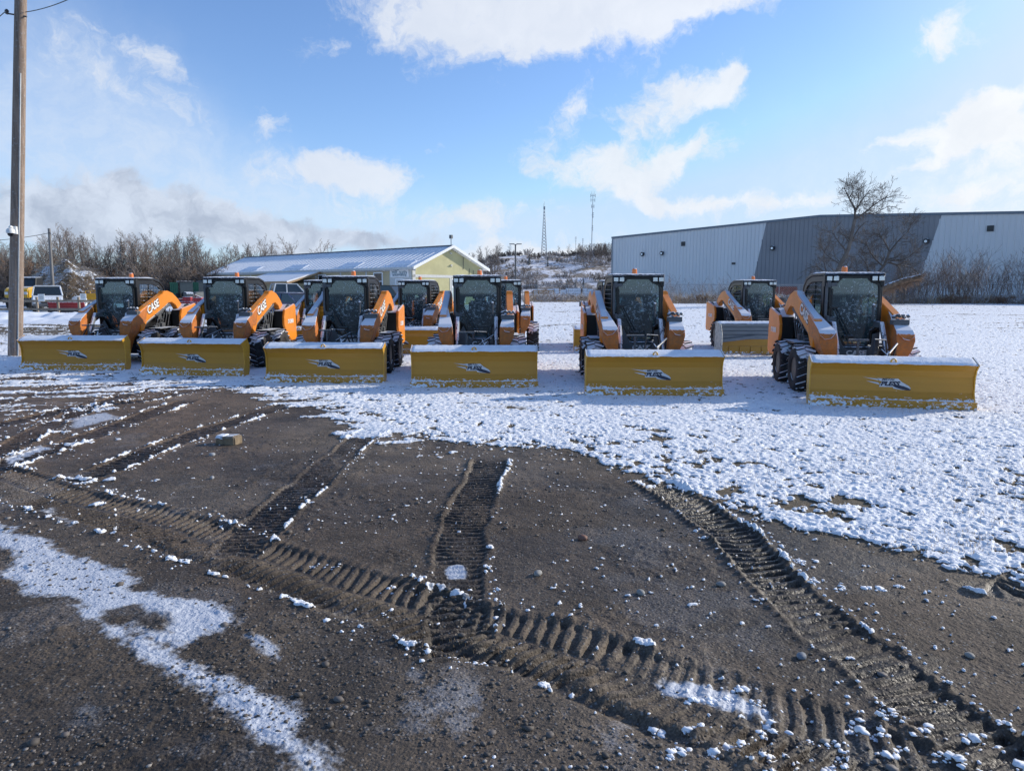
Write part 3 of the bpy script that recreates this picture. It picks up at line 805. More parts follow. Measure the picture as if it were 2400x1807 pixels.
def ring(m, outer, inner, y0, y1):
    """flat frame between two (x,z) loops, from y0 to y1"""
    n = len(outer)
    vs = [(p[0], y, p[1]) for y in (y0, y1) for lp in (outer, inner) for p in lp]
    fs = []
    for i in range(n):
        j = (i + 1) % n
        fs += [(i, j, n + j, n + i), (2 * n + j, 2 * n + i, 3 * n + i, 3 * n + j), (i, 2 * n + i, 2 * n + j, j), (n + j, 3 * n + j, 3 * n + i, n + i)]
    return m.add(vs, fs)
def ringx(m, outer, inner, x0, x1):
    n = len(outer)
    vs = [(x, p[0], p[1]) for x in (x0, x1) for lp in (outer, inner) for p in lp]
    fs = []
    for i in range(n):
        j = (i + 1) % n
        fs += [(i, j, n + j, n + i), (2 * n + j, 2 * n + i, 3 * n + i, 3 * n + j), (i, 2 * n + i, 2 * n + j, j), (n + j, 3 * n + j, 3 * n + i, n + i)]
    return m.add(vs, fs)
GL = [(-.20, 1.975), (.20, 1.975), (.27, 1.90), (.38, 1.86), (.395, 1.80), (.395, 1.20), (.37, 1.13), (.29, 1.08), (.27, .87), (.22, .82), (-.08, .82), (-.12, .86), (-.24, 1.08), (-.36, 1.16), (-.375, 1.80), (-.36, 1.86), (-.27, 1.90)]
def grow(lp, d, cx=0.0, cz=1.45):
    out = []
    n = len(lp)
    for i in range(n):
        a = Vector(lp[i - 1]); p = Vector(lp[i]); b = Vector(lp[(i + 1) % n])
        e1 = (p - a).normalized(); e2 = (b - p).normalized()
        nn = Vector((e1.y + e2.y, -(e1.x + e2.x)))
        if nn.length < 1e-6: nn = Vector((e1.y, -e1.x))
        nn.normalize(); out.append(tuple(p - nn * d))
    return out
def tyre_meshes():
    t = MB()
    prof = [(.20, -.135), (.235, -.15), (.31, -.155), (.365, -.145), (.392, -.115), (.398, 0), (.392, .115), (.365, .145), (.31, .155), (.235, .15), (.20, .135)]
    t.lathe(prof, 40, 'x', closed=True)
    for k in range(18):
        for sd in (-1, 1):
            a = 2 * PI * (k + (.5 if sd > 0 else 0)) / 18
            rot = Matrix.Rotation(a, 3, 'X') @ Matrix.Rotation(sd * R(24), 3, 'Z')
            c = Matrix.Rotation(a, 3, 'X') @ Vector((sd * .078, 0, .404))
            t.box(c, (.17, .058, .024), rot)
    r = MB()
    r.lathe([(.205, .125), (.195, .06), (.13, .035), (.06, .05), (.0001, .05)], 28, 'x')
    r.lathe([(.205, -.125), (.19, -.05), (.10, -.02), (.0001, -.02)], 20, 'x')
    for k in range(8):
        a = 2 * PI * k / 8
        r.lathe([(.011, .04), (.011, .062), (.0001, .062)], 6, 'x', (0, .10 * math.cos(a), .10 * math.sin(a)))
    return t.mesh('tyre', M['rub'], smooth=True), r.mesh('rim', M['rim'], smooth=True)
def snow_strip(x0, x1, y0, z0, y1, z1, th, seed, nx=90, ny=7):
    V_, F_ = [], []
    for j in range(ny + 1):
        v = j / ny
        for i in range(nx + 1):
            u = i / nx
            x = x0 + (x1 - x0) * u; y = y0 + (y1 - y0) * v; z = z0 + (z1 - z0) * v
            e = min(1, 4 * min(u * nx / 8, (1 - u) * nx / 8, 1)) * min(1, (min(v, 1 - v) * 5 + .25))
            nse = float(vnoise(np.array([x * 38.0]), np.array([y * 38.0 + v * 9]), seed)[0]) * .6 + float(vnoise(np.array([x * 9.0]), np.array([v * 3.0]), seed + 1)[0]) * .5
            yy = y - (.012 * nse if j == 0 else 0)
            V_.append((x, yy, z + th * e * (.55 + .6 * nse) - (.02 * nse if j == 0 else 0)))
    for j in range(ny):
        for i in range(nx):
            a = j * (nx + 1) + i; F_.append((a, a + 1, a + nx + 2, a + nx + 1))
    return V_, F_
def make_decal(par, y, cx, cz, s=1.0, nz=None):
    d = MB()
    def poly(p, yy):
        d.add([(cx + q[0] * s, yy, cz + q[1] * s) for q in p], [tuple(range(len(p)))])
    poly([(-.335, .088), (-.11, .066), (-.11, .042), (-.27, .076)], y)
    poly([(-.285, .034), (-.115, .012), (-.09, -.022), (-.20, .008)], y)
    poly([(-.13, .075), (.155, .075), (.215, .022), (.30, -.026), (.335, -.062), (.325, -.088), (.24, -.094), (.10, -.075), (.09, -.052), (-.10, -.052), (-.085, -.01), (-.06, .03), (-.12, .045)], y)
    dec = d.obj('decal', M['silver'], par, fixn=False)
    e = MB()
    pts = []
    for k in range(24):
        a = 2 * PI * k / 24
        px, pz = .145 * math.cos(a) * (1.0 if math.cos(a) > 0 else .8), .026 * math.sin(a)
        c_, s_ = math.cos(R(-15)), math.sin(R(-15))
        pts.append((cx + (.195 + px * c_ - pz * s_) * s, y - .003, cz + (-.052 + px * s_ + pz * c_) * s))
    e.add(pts, [tuple(range(24))])
    e.obj('decal_swoosh', M['navy'], dec, fixn=False)
    B = Matrix(((1, 0, 0, 0), (0, 0, -1, 0), (0, 1, 0, 0), (0, 0, 0, 1)))
    for txt, sz, tx, tz, mt, off, sx in (('PLESS', .090, .045, -.004, 'navy', .0042, 1.16), ('METAL', .042, .02, .060, 'navy', .0006, 1.4)):
        me = text_mesh(txt, sz * s, shear=.28, off=off * s, extr=.001, sx=sx)
        mobj('decal_lettering', me, M[mt], dec, Matrix.Translation((cx + tx * s, y - .004, cz + tz * s)) @ B)
    return dec
def make_plough(par, kind='yellow', rz=0.0):
    W = 1.12
    P_ = MB()
    if kind == 'yellow':
        fr = [(.0, .13), (.045, .19), (.08, .27), (.085, .50), (.055, .59), (.01, .65), (-.035, .69)]
        poly = fr + [(.19, .765), (.20, .735), (.02, .69), (.07, .62), (.10, .56), (.105, .28), (.07, .19), (.03, .13)]
        P_.prism(poly, 'x', -W, W)
        for x in (-.9, -.45, 0, .45, .9):
            P_.prism([(.09, .15), (.11, .28), (.11, .6), (.02, .70), (.19, .76), (.28, .55), (.26, .2)], 'x', x - .008, x + .008)
        P_.b2(-W, W, .16, .26, .28, .40)
        pl = P_.obj('snow_plough', M['yellow'], par, (0, -2.0, 0), rz)
        for sx in (-1, 1):
            m = MB(); m.prism([(-.005, .0), (-.02, .13), (.03, .19), (.06, .28), (.06, .50), (.03, .60), (-.055, .70), (.20, .795), (.30, .66), (.26, .12), (.2, .0)], 'x', sx * W, sx * (W + .016))
            m.obj('end_plate', M['ysteel'], pl)
        c = MB(); c.b2(-W - .03, W + .03, -.030, -.005, .0, .15)
        for x in np.linspace(-1.0, 1.0, 9): c.lathe([(.018, -.036), (.014, -.045), (.0001, -.045)], 8, 'y', (float(x), 0, .10))
        c.obj('cutting_edge', M['yellow'], pl)
        V_, F_ = snow_strip(-W - .005, W + .005, -.042, .693, .20, .780, .024, 7)
        MB().add(V_, F_).obj('snow_cap', M['snow'], pl, smooth=True)
        e = MB()
        e.tube([(0 + .035 * math.cos(a), -.02, .715 + .05 * math.sin(a)) for a in [PI * k / 8 for k in range(9)]], .013, 6)
        e.obj('lifting_eye', M['ysteel'], pl)
        make_decal(pl, .073, -.05, .385)
    else:
        W = 1.45
        P_.prism([(-.02, .49), (-.02, .60), (-.005, .61), (-.02, .62), (-.02, .70), (-.005, .71), (-.02, .72), (-.02, .80), (-.005, .81), (-.02, .82), (-.02, .90), (.14, .94), (.12, .86), (.05, .84), (.05, .49)], 'x', -W, W)
        pl = P_.obj('snow_plough', M['steelg'], par, (-.35, -2.2, 0), rz, label='grey snow plough with a yellow segmented lower blade')
        m = MB(); m.prism([(0, .12), (.0, .485), (.06, .485), (.06, .12)], 'x', -W, W); m.obj('lower_blade', M['yellow'], pl)
        c = MB()
        for k in range(10):
            x = -W + (k + .5) * 2 * W / 10; c.b2(x - .138, x + .138, -.04, -.012, .10, .30)
            c.b2(x - .13, x - .10, -.055, -.0405, .08, .22)
        c.obj('cutting_edge', M['yellow'], pl)
        w = MB(); w.prism([(-.50, .06), (-.5, .62), (-.35, .90), (.06, .96), (.1, .06)], 'x', -W - .05, -W - .005); w.obj('side_wing', M['pale'], pl, bevel=.01)
        b = MB(); b.box((-.95, -.10, .50), (.95, .03, .075), Matrix.Rotation(R(-7), 3, 'Y')); b.obj('brace', M['steelg'], pl)
        V_, F_ = snow_strip(-W, W, -.03, .904, .14, .944, .03, 9)
        MB().add(V_, F_).obj('snow_cap', M['snow'], pl, smooth=True)
        make_decal(pl, -.026, .38, .72, .8)
    return pl
def make_loader():
    t = empty('skid_steer_loader')
    # chassis
    b = MB()
    b.b2(-.44, .44, -.16, 1.5, .24, .80)
    b.b2(-.60, .60, .05, 1.9, .30, .62)
    b.prism([(1.36, .45), (1.36, 1.22), (2.15, 1.22), (2.28, 1.05), (2.28, .45)], 'x', -.56, .56)
    ch = b.obj('chassis', M['black'], t, bevel=.012)
    f = MB(); f.prism([(-.40, .62), (-.43, .84), (-.28, 1.06), (-.16, .80), (-.10, .76), (.26, .76), (.30, .82), (.31, 1.02), (.42, 1.05), (.42, .62)], 'y', -.185, -.165)
    f.obj('front_panel', M['greyp'], t, bevel=.004)
    B = Matrix(((1, 0, 0, 0), (0, 0, -1, 0), (0, 1, 0, 0), (0, 0, 0, 1)))
    mobj('lettering', text_mesh('CASE', .115, off=.004, sx=1.25), M['white'], t, Matrix.Translation((.06, -.192, .69)) @ B)
    # cab shell
    c = MB()
    HD = [(-.49, 1.84), (-.49, 2.03), (.49, 2.03), (.49, 1.84), (.435, 1.84), (.41, 1.90), (.29, 1.93), (.21, 2.0), (-.21, 2.0), (-.29, 1.93), (-.41, 1.90), (-.435, 1.84)]
    c.prism(HD, 'y', -.07, .05)
    for s in (-1, 1):
        c.b2(s * .425, s * .487, -.02, .06, .80, 1.85)
    rw_o = [(-.47, .85), (-.47, 1.5), (-.44, 1.85), (-.25, 2.0), (.25, 2.0), (.44, 1.85), (.47, 1.5), (.47, .85)]
    rw_i = [(-.33, 1.33), (-.33, 1.52), (-.29, 1.68), (-.16, 1.80), (.16, 1.80), (.29, 1.68), (.33, 1.52), (.33, 1.33)]
    ring(c, rw_o, rw_i, 1.30, 1.35)
    so_ = [(.04, .86), (.04, 2.02), (.78, 2.02), (1.08, 1.96), (1.26, 1.84), (1.36, 1.62), (1.37, 1.2), (1.10, .86)]
    si = [(.11, 1.12), (.11, 1.92), (.76, 1.92), (1.02, 1.87), (1.18, 1.77), (1.27, 1.60), (1.28, 1.25), (1.04, 1.12)]
    for s in (-1, 1):
        ringx(c, so_, si, s * .45, s * .485)
        c.b2(s * .452, s * .478, .56, .60, 1.12, 1.92)
    cab = c.obj('cab', M['blackc'], t, bevel=.006)
    r = MB()
    r.prism([(-.085, 2.032), (-.09, 2.055), (-.06, 2.075), (.8, 2.08), (1.12, 2.02), (1.32, 1.88), (1.41, 1.66), (1.38, 1.62), (1.29, 1.85), (1.10, 1.975), (.8, 2.03)], 'x', -.492, .492)
    r.obj('roof', M['blackc'], t, bevel=.01)
    V_, F_ = snow_strip(-.49, .49, -.09, 2.052, .85, 2.078, .028, 3, 40, 14)
    MB().add(V_, F_).obj('roof_snow', M['snow'], t, smooth=True)
    # door
    d = MB(); GO = grow(GL, .042)
    ring(d, GO, GL, -.085, -.055)
    door = d.obj('door', M['blackc'], t, bevel=.005)
    g = MB(); g.add([(p[0], -.068, p[1]) for p in GL], [tuple(range(len(GL)))])
    g.obj('glass', M['glass'], door, fixn=False)
    h = MB(); h.tube([(.31, -.09, 1.50), (.31, -.14, 1.47), (.31, -.14, 1.27), (.31, -.09, 1.24)], .018, 8); h.blob((.31, -.14, 1.50), (.03, .03, .05), 1, 3)
    h.obj('handle', M['snowy'], door)
    w = MB()
    w.tube([(-.33, -.10, 1.47), (-.08, -.12, .99)], .011, 6); w.tube([(-.28, -.10, 1.47), (-.03, -.12, 1.0)], .009, 6)
    w.b2(-.40, -.26, -.12, -.09, 1.46, 1.49); w.b2(-.14, .02, -.13, -.09, .94, .99); w.b2(-.37, -.355, -.105, -.09, 1.0, 1.8)
    w.obj('wiper', M['black'], door)
    w = MB()
    for z in (1.87, 1.28): w.b2(-.47, -.30, -.12, -.075, z - .03, z + .03); w.lathe([(.03, z - .05), (.03, z + .05)], 10, 'z', (-.43, -.12, 0))
    w.b2(-.475, -.435, -.11, -.075, 1.1, 1.85)
    w.obj('hinge', M['snowy'], door)
    for s in (-1, 1):
        g = MB(); g.add([(s * .462, p[0], p[1]) for p in si], [tuple(range(len(si)))])
        g.obj('side_window', M['glasss'], t, fixn=False)
        g = MB()
        for k in range(14):
            y = .13 + k * .083; zt = 1.92 if y < .78 else 1.92 - (y - .78) * .45
            if y < 1.24: g.tube([(s * .484, y, 1.05), (s * .484, y, zt)], .0045, 4, False)
        for k in range(10):
            z = 1.08 + k * .088; ye = 1.30 if z < 1.6 else 1.30 - (z - 1.6) * .9
            g.tube([(s * .489, .1, z), (s * .489, ye, z)], .0045, 4, False)
        g.obj('window_guard', M['black'], t)
    g = MB(); g.add([(p[0], 1.325, p[1]) for p in rw_i], [tuple(range(len(rw_i)))])
    g.obj('rear_window', M['glasss'], t, fixn=False)
    for x in (-.425, -.315, .315, .425):
        l = MB(); l.b2(x - .052, x + .052, -.115, -.068, 1.925, 2.02); o = l.obj('work_lamp', M['blackc'], t, bevel=.008)
        l = MB(); l.b2(x - .042, x + .042, -.122, -.116, 1.935, 2.01); l.obj('lens', M['lens'], o, bevel=.003)
    b = MB(); b.lathe([(.052, 2.09), (.05, 2.145), (.046, 2.19), (.03, 2.205), (.0001, 2.205)], 16, 'z', (.03, .62, 0)); b.obj('beacon', M['amber'], t, smooth=True)
    s_ = MB(); s_.b2(-.22, .22, .55, .98, .95, 1.08); s_.b2(-.22, .22, .92, 1.04, 1.0, 1.55); s_.b2(-.13, .13, .93, 1.03, 1.55, 1.74)
    s_.obj('seat', M['seat'], t, bevel=.04, seg=2)
    for x in (-.29, .29):
        j = MB(); j.b2(x - .06, x + .06, .35, .85, .9, 1.18); j.tube([(x, .42, 1.15), (x, .38, 1.36)], .018, 6); j.blob((x, .38, 1.38), (.03, .03, .045), 1, 1, 0)
        j.obj('control_lever', M['seat'], t)
    # loader arms
    for s in (-1, 1):
        a = MB()
        AR = [(-.46, 1.10), (-.45, 1.285), (.72, 1.69), (.80, 1.755), (1.02, 1.765), (1.30, 1.70), (1.56, 1.56), (1.80, 1.36), (1.92, 1.22), (1.70, 1.05), (1.56, 1.24), (1.40, 1.39), (1.20, 1.47), (1.02, 1.46), (.85, 1.38), (-.12, 1.02), (-.30, .80), (-.44, .80)]
        a.prism(AR, 'x', s * .60, s * .735)
        arm = a.obj('loader_arm', M['orange'] if s < 0 else M['orange_c'], t, bevel=.012, seg=2)
        k = MB()
        lv = [(1.12, 1.42, .47, .738, -.76, -.02, .60), (1.06, 1.34, .462, .742, -.83, -.06, .58), (.95, 1.02, .455, .742, -.86, -.20, .50), (.80, .82, .455, .70, -.87, -.36, .46), (.62, .64, .455, .60, -.86, -.48, .46), (.38, .40, .455, .55, -.81, -.56, .455), (.14, .14, .455, .52, -.74, -.62, .455)]
        vs = []
        for z, zb, xa, xb, ya, yb, xc in lv: vs += [(s * xa, ya, z), (s * xb, ya, z), (s * xb, yb, zb), (s * xc, yb, zb)]
        fs = [(0, 1, 2, 3), tuple(len(vs) - 4 + q for q in (3, 2, 1, 0))]
        for i in range(len(lv) - 1):
            for q in range(4): fs.append((i * 4 + q, i * 4 + (q + 1) % 4, i * 4 + 4 + (q + 1) % 4, i * 4 + 4 + q))
        k.add(vs, fs)
        k.tube([(s * .47, -.835, 1.08), (s * .56, -.865, .98), (s * .66, -.865, .96), (s * .735, -.85, 1.03)], .012, 5)
        k.obj('arm_knee', M['orange_k'], arm, bevel=.012)
        # lettering on the outer faces
        al = math.atan2(1.69 - 1.285, .72 + .45)
        for txt, sz, yc, zc, xo, ang, off, px in (('CASE', .42, .20, 1.365, .737, al, .020, arm), ('SV280B', .23, 1.80, .985, .902, 0.0, .010, None)):
            for mt, of2, dx in (('black', off * 1.0 + .006, .0), ('white', off * .4, .0025)):
                if txt == 'SV280B' and mt == 'black': continue
                me = text_mesh(txt, sz * .62, shear=.12, off=of2, extr=.001, sx=1.02)
                if s > 0: A = Matrix(((0, 0, 1, 0), (math.cos(ang), -math.sin(ang), 0, 0), (math.sin(ang), math.cos(ang), 0, 0), (0, 0, 0, 1)))
                else: A = Matrix(((0, 0, -1, 0), (-math.cos(ang), -math.sin(ang), 0, 0), (-math.sin(ang), math.cos(ang), 0, 0), (0, 0, 0, 1)))
                mobj('lettering', me, M[mt], arm, Matrix.Translation((s * (xo + dx), yc, zc)) @ A)
        p = MB()
        p.prism([(1.40, 1.30), (2.20, 1.43), (2.285, 1.38), (2.31, .58), (2.25, .50), (1.86, .49), (1.46, .70), (1.30, .92), (1.30, 1.12)], 'x', s * .845, s * .898)
        rp = p.obj('rear_panel', M['orange'], t, bevel=.014, seg=2)
        p = MB(); p.prism([(1.45, .5), (1.42, 1.25), (1.75, 1.42), (2.2, 1.40), (2.25, .5)], 'x', s * .60, s * .84)
        p.obj('rear_tower', M['black'], t, bevel=.01)
        h = MB(); h.tube([(s * .67, -.20, .93), (s * .67, .45, 1.16)], .024, 8); h.tube([(s * .67, .40, 1.145), (s * .67, 1.15, 1.415)], .045, 10)
        h.obj('lift_cylinder', M['grey'], t, smooth=True)
        q = MB()
        q.b2(s * .56, s * .86, .25, 1.12, .815, .84); q.b2(s * .50, s * .66, .05, 1.3, .62, .80)
        rnd = random.Random(4)
        for i in range(11):
            y = .45 + rnd.random() * .85; z = .86 + rnd.random() * .40 * (y > .7) ; q.box((s * (.53 + rnd.random() * .09), y, z), (.08, .06 + rnd.random() * .12, .05 + rnd.random() * .1))
        for i in range(5):
            y = .5 + i * .16; q.tube([(s * .62, y, .86), (s * .65, y + .06, 1.0 + .04 * i), (s * .60, y + .2, 1.1 + .05 * i)], .012, 5)
        q.obj('engine_side', M['grey'], t)
        q = MB(); q.tube([(s * .385, -.34, 1.22), (s * .385, -.62, .78)], .045, 8); q.tube([(s * .385, -.60, .82), (s * .385, -.82, .45)], .03, 8); q.b2(s * .35, s * .42, -.32, -.08, 1.14, 1.24); q.b2(s * .34, s * .43, -.72, -.2, .50, .66)
        q.obj('tilt_cylinder', M['snowy'], t, smooth=False)
        for y in (-.2, 1.02):
            tm, rm = TY
            w_ = bpy.data.objects.new('wheel', None); C.objects.link(w_); w_.parent = t; w_.location = (s * .835, y, .41); w_.empty_display_size = .2
            w_.rotation_euler = (y * 3, 0, 0 if s > 0 else PI)
            for nm, me in (('tyre', tm), ('rim', rm)):
                o = bpy.data.objects.new(nm, me); C.objects.link(o); o.parent = w_
    # hydraulic couplers on the near arm, coupler plate, hose post
    q = MB()
    for i in range(7):
        a = -.50 + .05 * (i % 2); x = .50 + i * .038
        hz_ = .03 * ((i * 37) % 5) / 4; q.tube([(x, a, 1.21), (x, a - .02, 1.27 + hz_)], .022, 7); q.blob((x, a - .03, 1.33 + hz_), (.034, .045, .032), 1, i, .3)
    q.b2(.49, .74, -.58, -.42, 1.20, 1.285); q.obj('hydraulic_coupler', M['snowy'], t)
    q = MB(); q.b2(-.46, .46, -.93, -.88, .12, .62); q.b2(-.30, .30, -1.80, -.93, .24, .36); q.b2(-.46, -.36, -1.0, -.88, .12, .70); q.b2(.36, .46, -1.0, -.88, .12, .70)
    q.prism([(-.55, -1.75), (.55, -1.75), (.2, -1.0), (-.2, -1.0)], 'z', .15, .23)
    q.tube([(.1, -1.0, .6), (.22, -1.2, .80), (.05, -1.5, .62)], .016, 6); q.tube([(-.1, -1.0, .6), (.12, -1.15, .84), (.25, -1.5, .62)], .016, 6)
    q.tube([(.30, -.95, .62), (.20, -1.1, .98), (-.02, -1.25, 1.0), (-.12, -1.5, .6)], .014, 6); q.tube([(.36, -.95, .62), (.34, -1.2, .93), (.12, -1.5, .80), (.05, -1.7, .5)], .014, 6)
    q.obj('attachment_frame', M['black'], t)
    q = MB(); q.b2(-.20, -.165, -1.02, -.985, .3, .97); q.b2(-.33, -.02, -1.02, -.985, .955, .985)
    q.obj('hose_post', M['snowy'], t)
    return t
TY = tyre_meshes()
L0 = make_loader()
PL_Y = make_plough(L0, 'yellow')
def place(root, ex, ey, exr, eyr, yaw, plyaw, gap=2.0, scale=1.0, lbl='', grp='', frost=False, origin=None, first=False):
    o = root if first else copy_tree(root)
    if origin is None:
        a, b_ = G(ex, ey), G(exr, eyr)
        mid = (a + b_) / 2
        ox, oy = mid.x - gap * math.sin(R(yaw)), mid.y + gap * math.cos(R(yaw))
        print('loader', lbl[:40], round(ox, 2), round(oy, 2))
    else: ox, oy = origin
    o.location = (ox, oy, float(rise(oy)) - .01); o.rotation_euler = (0, 0, R(yaw))
    o['label'] = lbl; o['category'] = 'skid steer loader'; o['group'] = grp
    for ch in kids(o):
        if ch.name.startswith('snow_plough'): ch.rotation_euler[2] = R(plyaw)
        if ch.name.startswith('door') and frost:
            for g in kids(ch):
                if g.name.startswith('glass'):
                    g.data = g.data.copy(); g.data.materials[0] = M['glassf']
    return o
FR = 'skid steer loaders parked in the front row'; BR = 'skid steer loaders parked in the back row'
place(L0, 56.5, 871, 286, 870, 0, 1, frost=True, lbl='orange and black skid steer loader nearest the big wooden pole, end of the front row', grp=FR, first=True)
place(L0, 334, 879.6, 568.6, 884.7, 0, -7, frost=True, lbl='front-row orange skid steer loader second from the wooden pole, yellow plough turned slightly', grp=FR)
place(L0, 619, 898.6, 904, 901, 0, -2, frost=True, lbl='front-row orange skid steer loader third from the wooden pole, stout tyres showing beside its plough', grp=FR)
place(L0, 958, 917, 1262, 914, 1, 0, gap=2.2, lbl='front-row skid steer loader square to the camera before the gable of the green-yellow building', grp=FR)
place(L0, 1365, 929.6, 1695, 928.4, -1, 0, gap=1.9, lbl='front-row skid steer loader facing straight ahead before the left end of the grey warehouse', grp=FR)
place(L0, 1892, 951, 2282, 964, -8, -5, gap=1.95, frost=True, lbl='right-hand end skid steer loader of the front row, closest of all, snow on its tyres', grp=FR)
place(L0, 0, 0, 0, 0, -3, 0, frost=True, origin=(-5.75, 21.5), lbl='back-row skid steer loader half hidden between the second and third front loaders', grp=BR)
place(L0, 0, 0, 0, 0, -6, 0, origin=(-2.95, 21.6), lbl='back-row skid steer loader whole cab showing before the green-yellow gable wall', grp=BR)
B4 = place(L0, 0, 0, 0, 0, 0, 0, origin=(-.22, 20.9), lbl='back-row skid steer loader hidden behind the square-on front loader except its arm and tyre', grp=BR)
B5 = place(L0, 0, 0, 0, 0, 0, 0, origin=(3.25, 22.0), lbl='back-row skid steer loader almost hidden, its plough end showing beside the field gap', grp=BR)
# the loader with the grey plough
L1 = copy_tree(L0)
def drop_plough(o):
    for ch in kids(o):
        if ch.name.startswith('snow_plough'):
            for g in kids(ch):
                for g2 in kids(g): bpy.data.objects.remove(g2)
                bpy.data.objects.remove(g)
            bpy.data.objects.remove(ch)
drop_plough(L1); drop_plough(B4)
for ch in kids(B5):
    if ch.name.startswith('snow_plough'): ch.location.x = -.36
make_plough(L1, 'grey')
place(L1, 0, 0, 0, 0, 0, 0, origin=(7.25, 21.0), frost=True, lbl='back-row skid steer loader with grey and yellow plough, before the dark part of the warehouse', grp=BR, first=True)
# ------------------------------------------------------------------ trees and shrubs without leaves
M['bark'] = pmat('grey_bark', (.15, .125, .105), .85, var=.3, snow=.75, sthr=.72, vscale=2)
M['twig'] = pmat('brown_twigs', (.205, .162, .135), .85, var=.3, snow=.65, sthr=.80, vscale=1.2)
M['twig2'] = pmat('russet_twigs', (.22, .135, .085), .85, var=.3, snow=.35, sthr=.85, vscale=1.2)
M['twigd'] = pmat('dark_twigs', (.115, .093, .078), .85, var=.3, snow=.5, sthr=.8, vscale=1.2)
M['frosty'] = pmat('frosted_twigs', (.32, .27, .235), .85, var=.3, snow=.95, sthr=.45, vscale=1.2)
M['needle'] = pmat('dark_needles', (.022, .032, .022), .8, var=.4, snow=.5, sthr=.7, vscale=2)
M['straw'] = pmat('dry_straw', (.40, .29, .16), .9, var=.3, snow=.6, sthr=.7, vscale=1)
def grow_branch(rnd, p, d, L, r, lev, P_, out):
    n = P_['seg']; pts = [p]; rad = [r]; q = p.copy(); dd = d.copy()
    for i in range(n):
        w = P_['wig'] * (1.0 if lev else .35)
        dd = (dd + Vector((rnd.gauss(0, w), rnd.gauss(0, w), rnd.gauss(0, w * .6) + P_['up'] * (lev > 0)))).normalized()
        q = q + dd * (L / n); pts.append(q.copy()); rad.append(max(P_['rmin'], r * (1 - (i + 1) / n * (.72 if lev else .8))))
    out.append((pts, rad, lev))
    if lev >= P_['lev']: return
    nb = P_['nb'][lev]
    for k in range(nb):
        u = (P_['low'] if lev == 0 else .18) + (1 - (P_['low'] if lev == 0 else .18)) * (k + rnd.random()) / nb
        u = min(u, .99)
        f = u * n; i = int(f); b = pts[i].lerp(pts[i + 1], f - i)
        ax = (pts[i + 1] - pts[i]).normalized(); ang = R(P_['ang'] + rnd.gauss(0, 10)) * (1.15 - .35 * u)
        o = ax.orthogonal().normalized(); o.rotate(Matrix.Rotation(rnd.random() * 2 * PI, 3, ax))
        nd = (ax * math.cos(ang) + o * math.sin(ang)).normalized()
        LL = L * P_['len'][lev] * (1.1 - .55 * u) * rnd.uniform(.7, 1.2)
        grow_branch(rnd, b, nd, LL, max(P_['rmin'], r * (1 - .75 * u) * .55), lev + 1, P_, out)
def tree_mb(seed, h, r, **kw):
    P_ = dict(seg=4, wig=.16, up=.06, rmin=.012, lev=3, nb=(12, 6, 5), low=.25, ang=42, len=(.42, .5, .5)); P_.update(kw)
    out = []; grow_branch(random.Random(seed), Vector((0, 0, -.1)), Vector((0, 0, 1)), h, r, 0, P_, out)
    tr, cr = MB(), MB()
    for pts, rad, lev in out:
        (tr if lev == 0 else cr).tube(pts, rad, 8 if lev == 0 else (5 if lev == 1 else 3), caps=(lev == 0))
    return tr, cr
def make_tree(name, label, cat, seed, h, r, group=None, crown_mat='twig', **kw):
    tr, cr = tree_mb(seed, h, r, **kw)
    t = empty(name, label=label, cat=cat, group=group)
    tr.obj('trunk', M['bark'], t, fixn=False, smooth=False); cr.obj('crown', M[crown_mat], t, fixn=False)
    return t
def shrub_mb(seed, h, n, spread, rmin=.010, lev=2, nb=(7, 4), wig=.2, r=.03):
    out = []; rnd = random.Random(seed)
    P_ = dict(seg=4, wig=wig, up=.05, rmin=rmin, lev=lev, nb=nb, low=.25, ang=36, len=(.45, .5))
    m = MB()
    for k in range(n):
        a = rnd.random() * 2 * PI; q = rnd.random() ** .5 * spread * .5
        d = Vector((math.cos(a) * rnd.uniform(.05, .6), math.sin(a) * rnd.uniform(.05, .6), 1)).normalized()
        grow_branch(rnd, Vector((q * math.cos(a), q * math.sin(a), -.05)), d, h * rnd.uniform(.6, 1.1), r, 0, P_, out)
    for pts, rad, lev in out: m.tube(pts, rad, 4 if lev == 0 else 3, caps=False)
    return m
class Kind:
    """one built plant and its copies"""
    def __init__(s, protos): s.p = protos; s.used = [False] * len(protos)
    def put(s, rnd, loc, sc, i=None, label=None, group=None):
        i = rnd.randrange(len(s.p)) if i is None else i
        o = s.p[i]
        if s.used[i]: o = copy_tree(o)
        s.used[i] = True
        o.location = loc; o.rotation_euler = (0, 0, rnd.random() * 6.28)
        o.scale = (sc[0], sc[0], sc[1]) if hasattr(sc, '__len__') else (sc, sc, sc)
        if label: o['label'] = label
        if group: o['group'] = group
        return o
    def tidy(s):
        for o, u in zip(s.p, s.used):
            if not u:
                for c in kids(o): bpy.data.objects.remove(c)
                bpy.data.objects.remove(o)
rnd = random.Random(11)
def prof(tab, x):
    for (a, ya), (b, yb) in zip(tab[:-1], tab[1:]):
        if a <= x <= b: return ya + (yb - ya) * (x - a) / (b - a)
    return tab[0][1] if x < tab[0][0] else tab[-1][1]
TOP = [(-400, 560), (0, 578), (60, 568), (110, 562), (160, 538), (200, 552), (235, 575), (270, 560), (330, 545), (365, 560), (410, 556), (450, 560), (490, 585), (520, 592), (560, 584), (640, 578), (690, 582), (700, 600), (780, 596), (900, 610)]
round_t = [make_tree('bare_tree', 'leafless wide grey-brown tree', 'tree', 40 + i, 10, .17, crown_mat='twig', rmin=.012, nb=(15, 7, 6), low=.16, ang=40, len=(.50, .5, .5)) for i in range(4)]
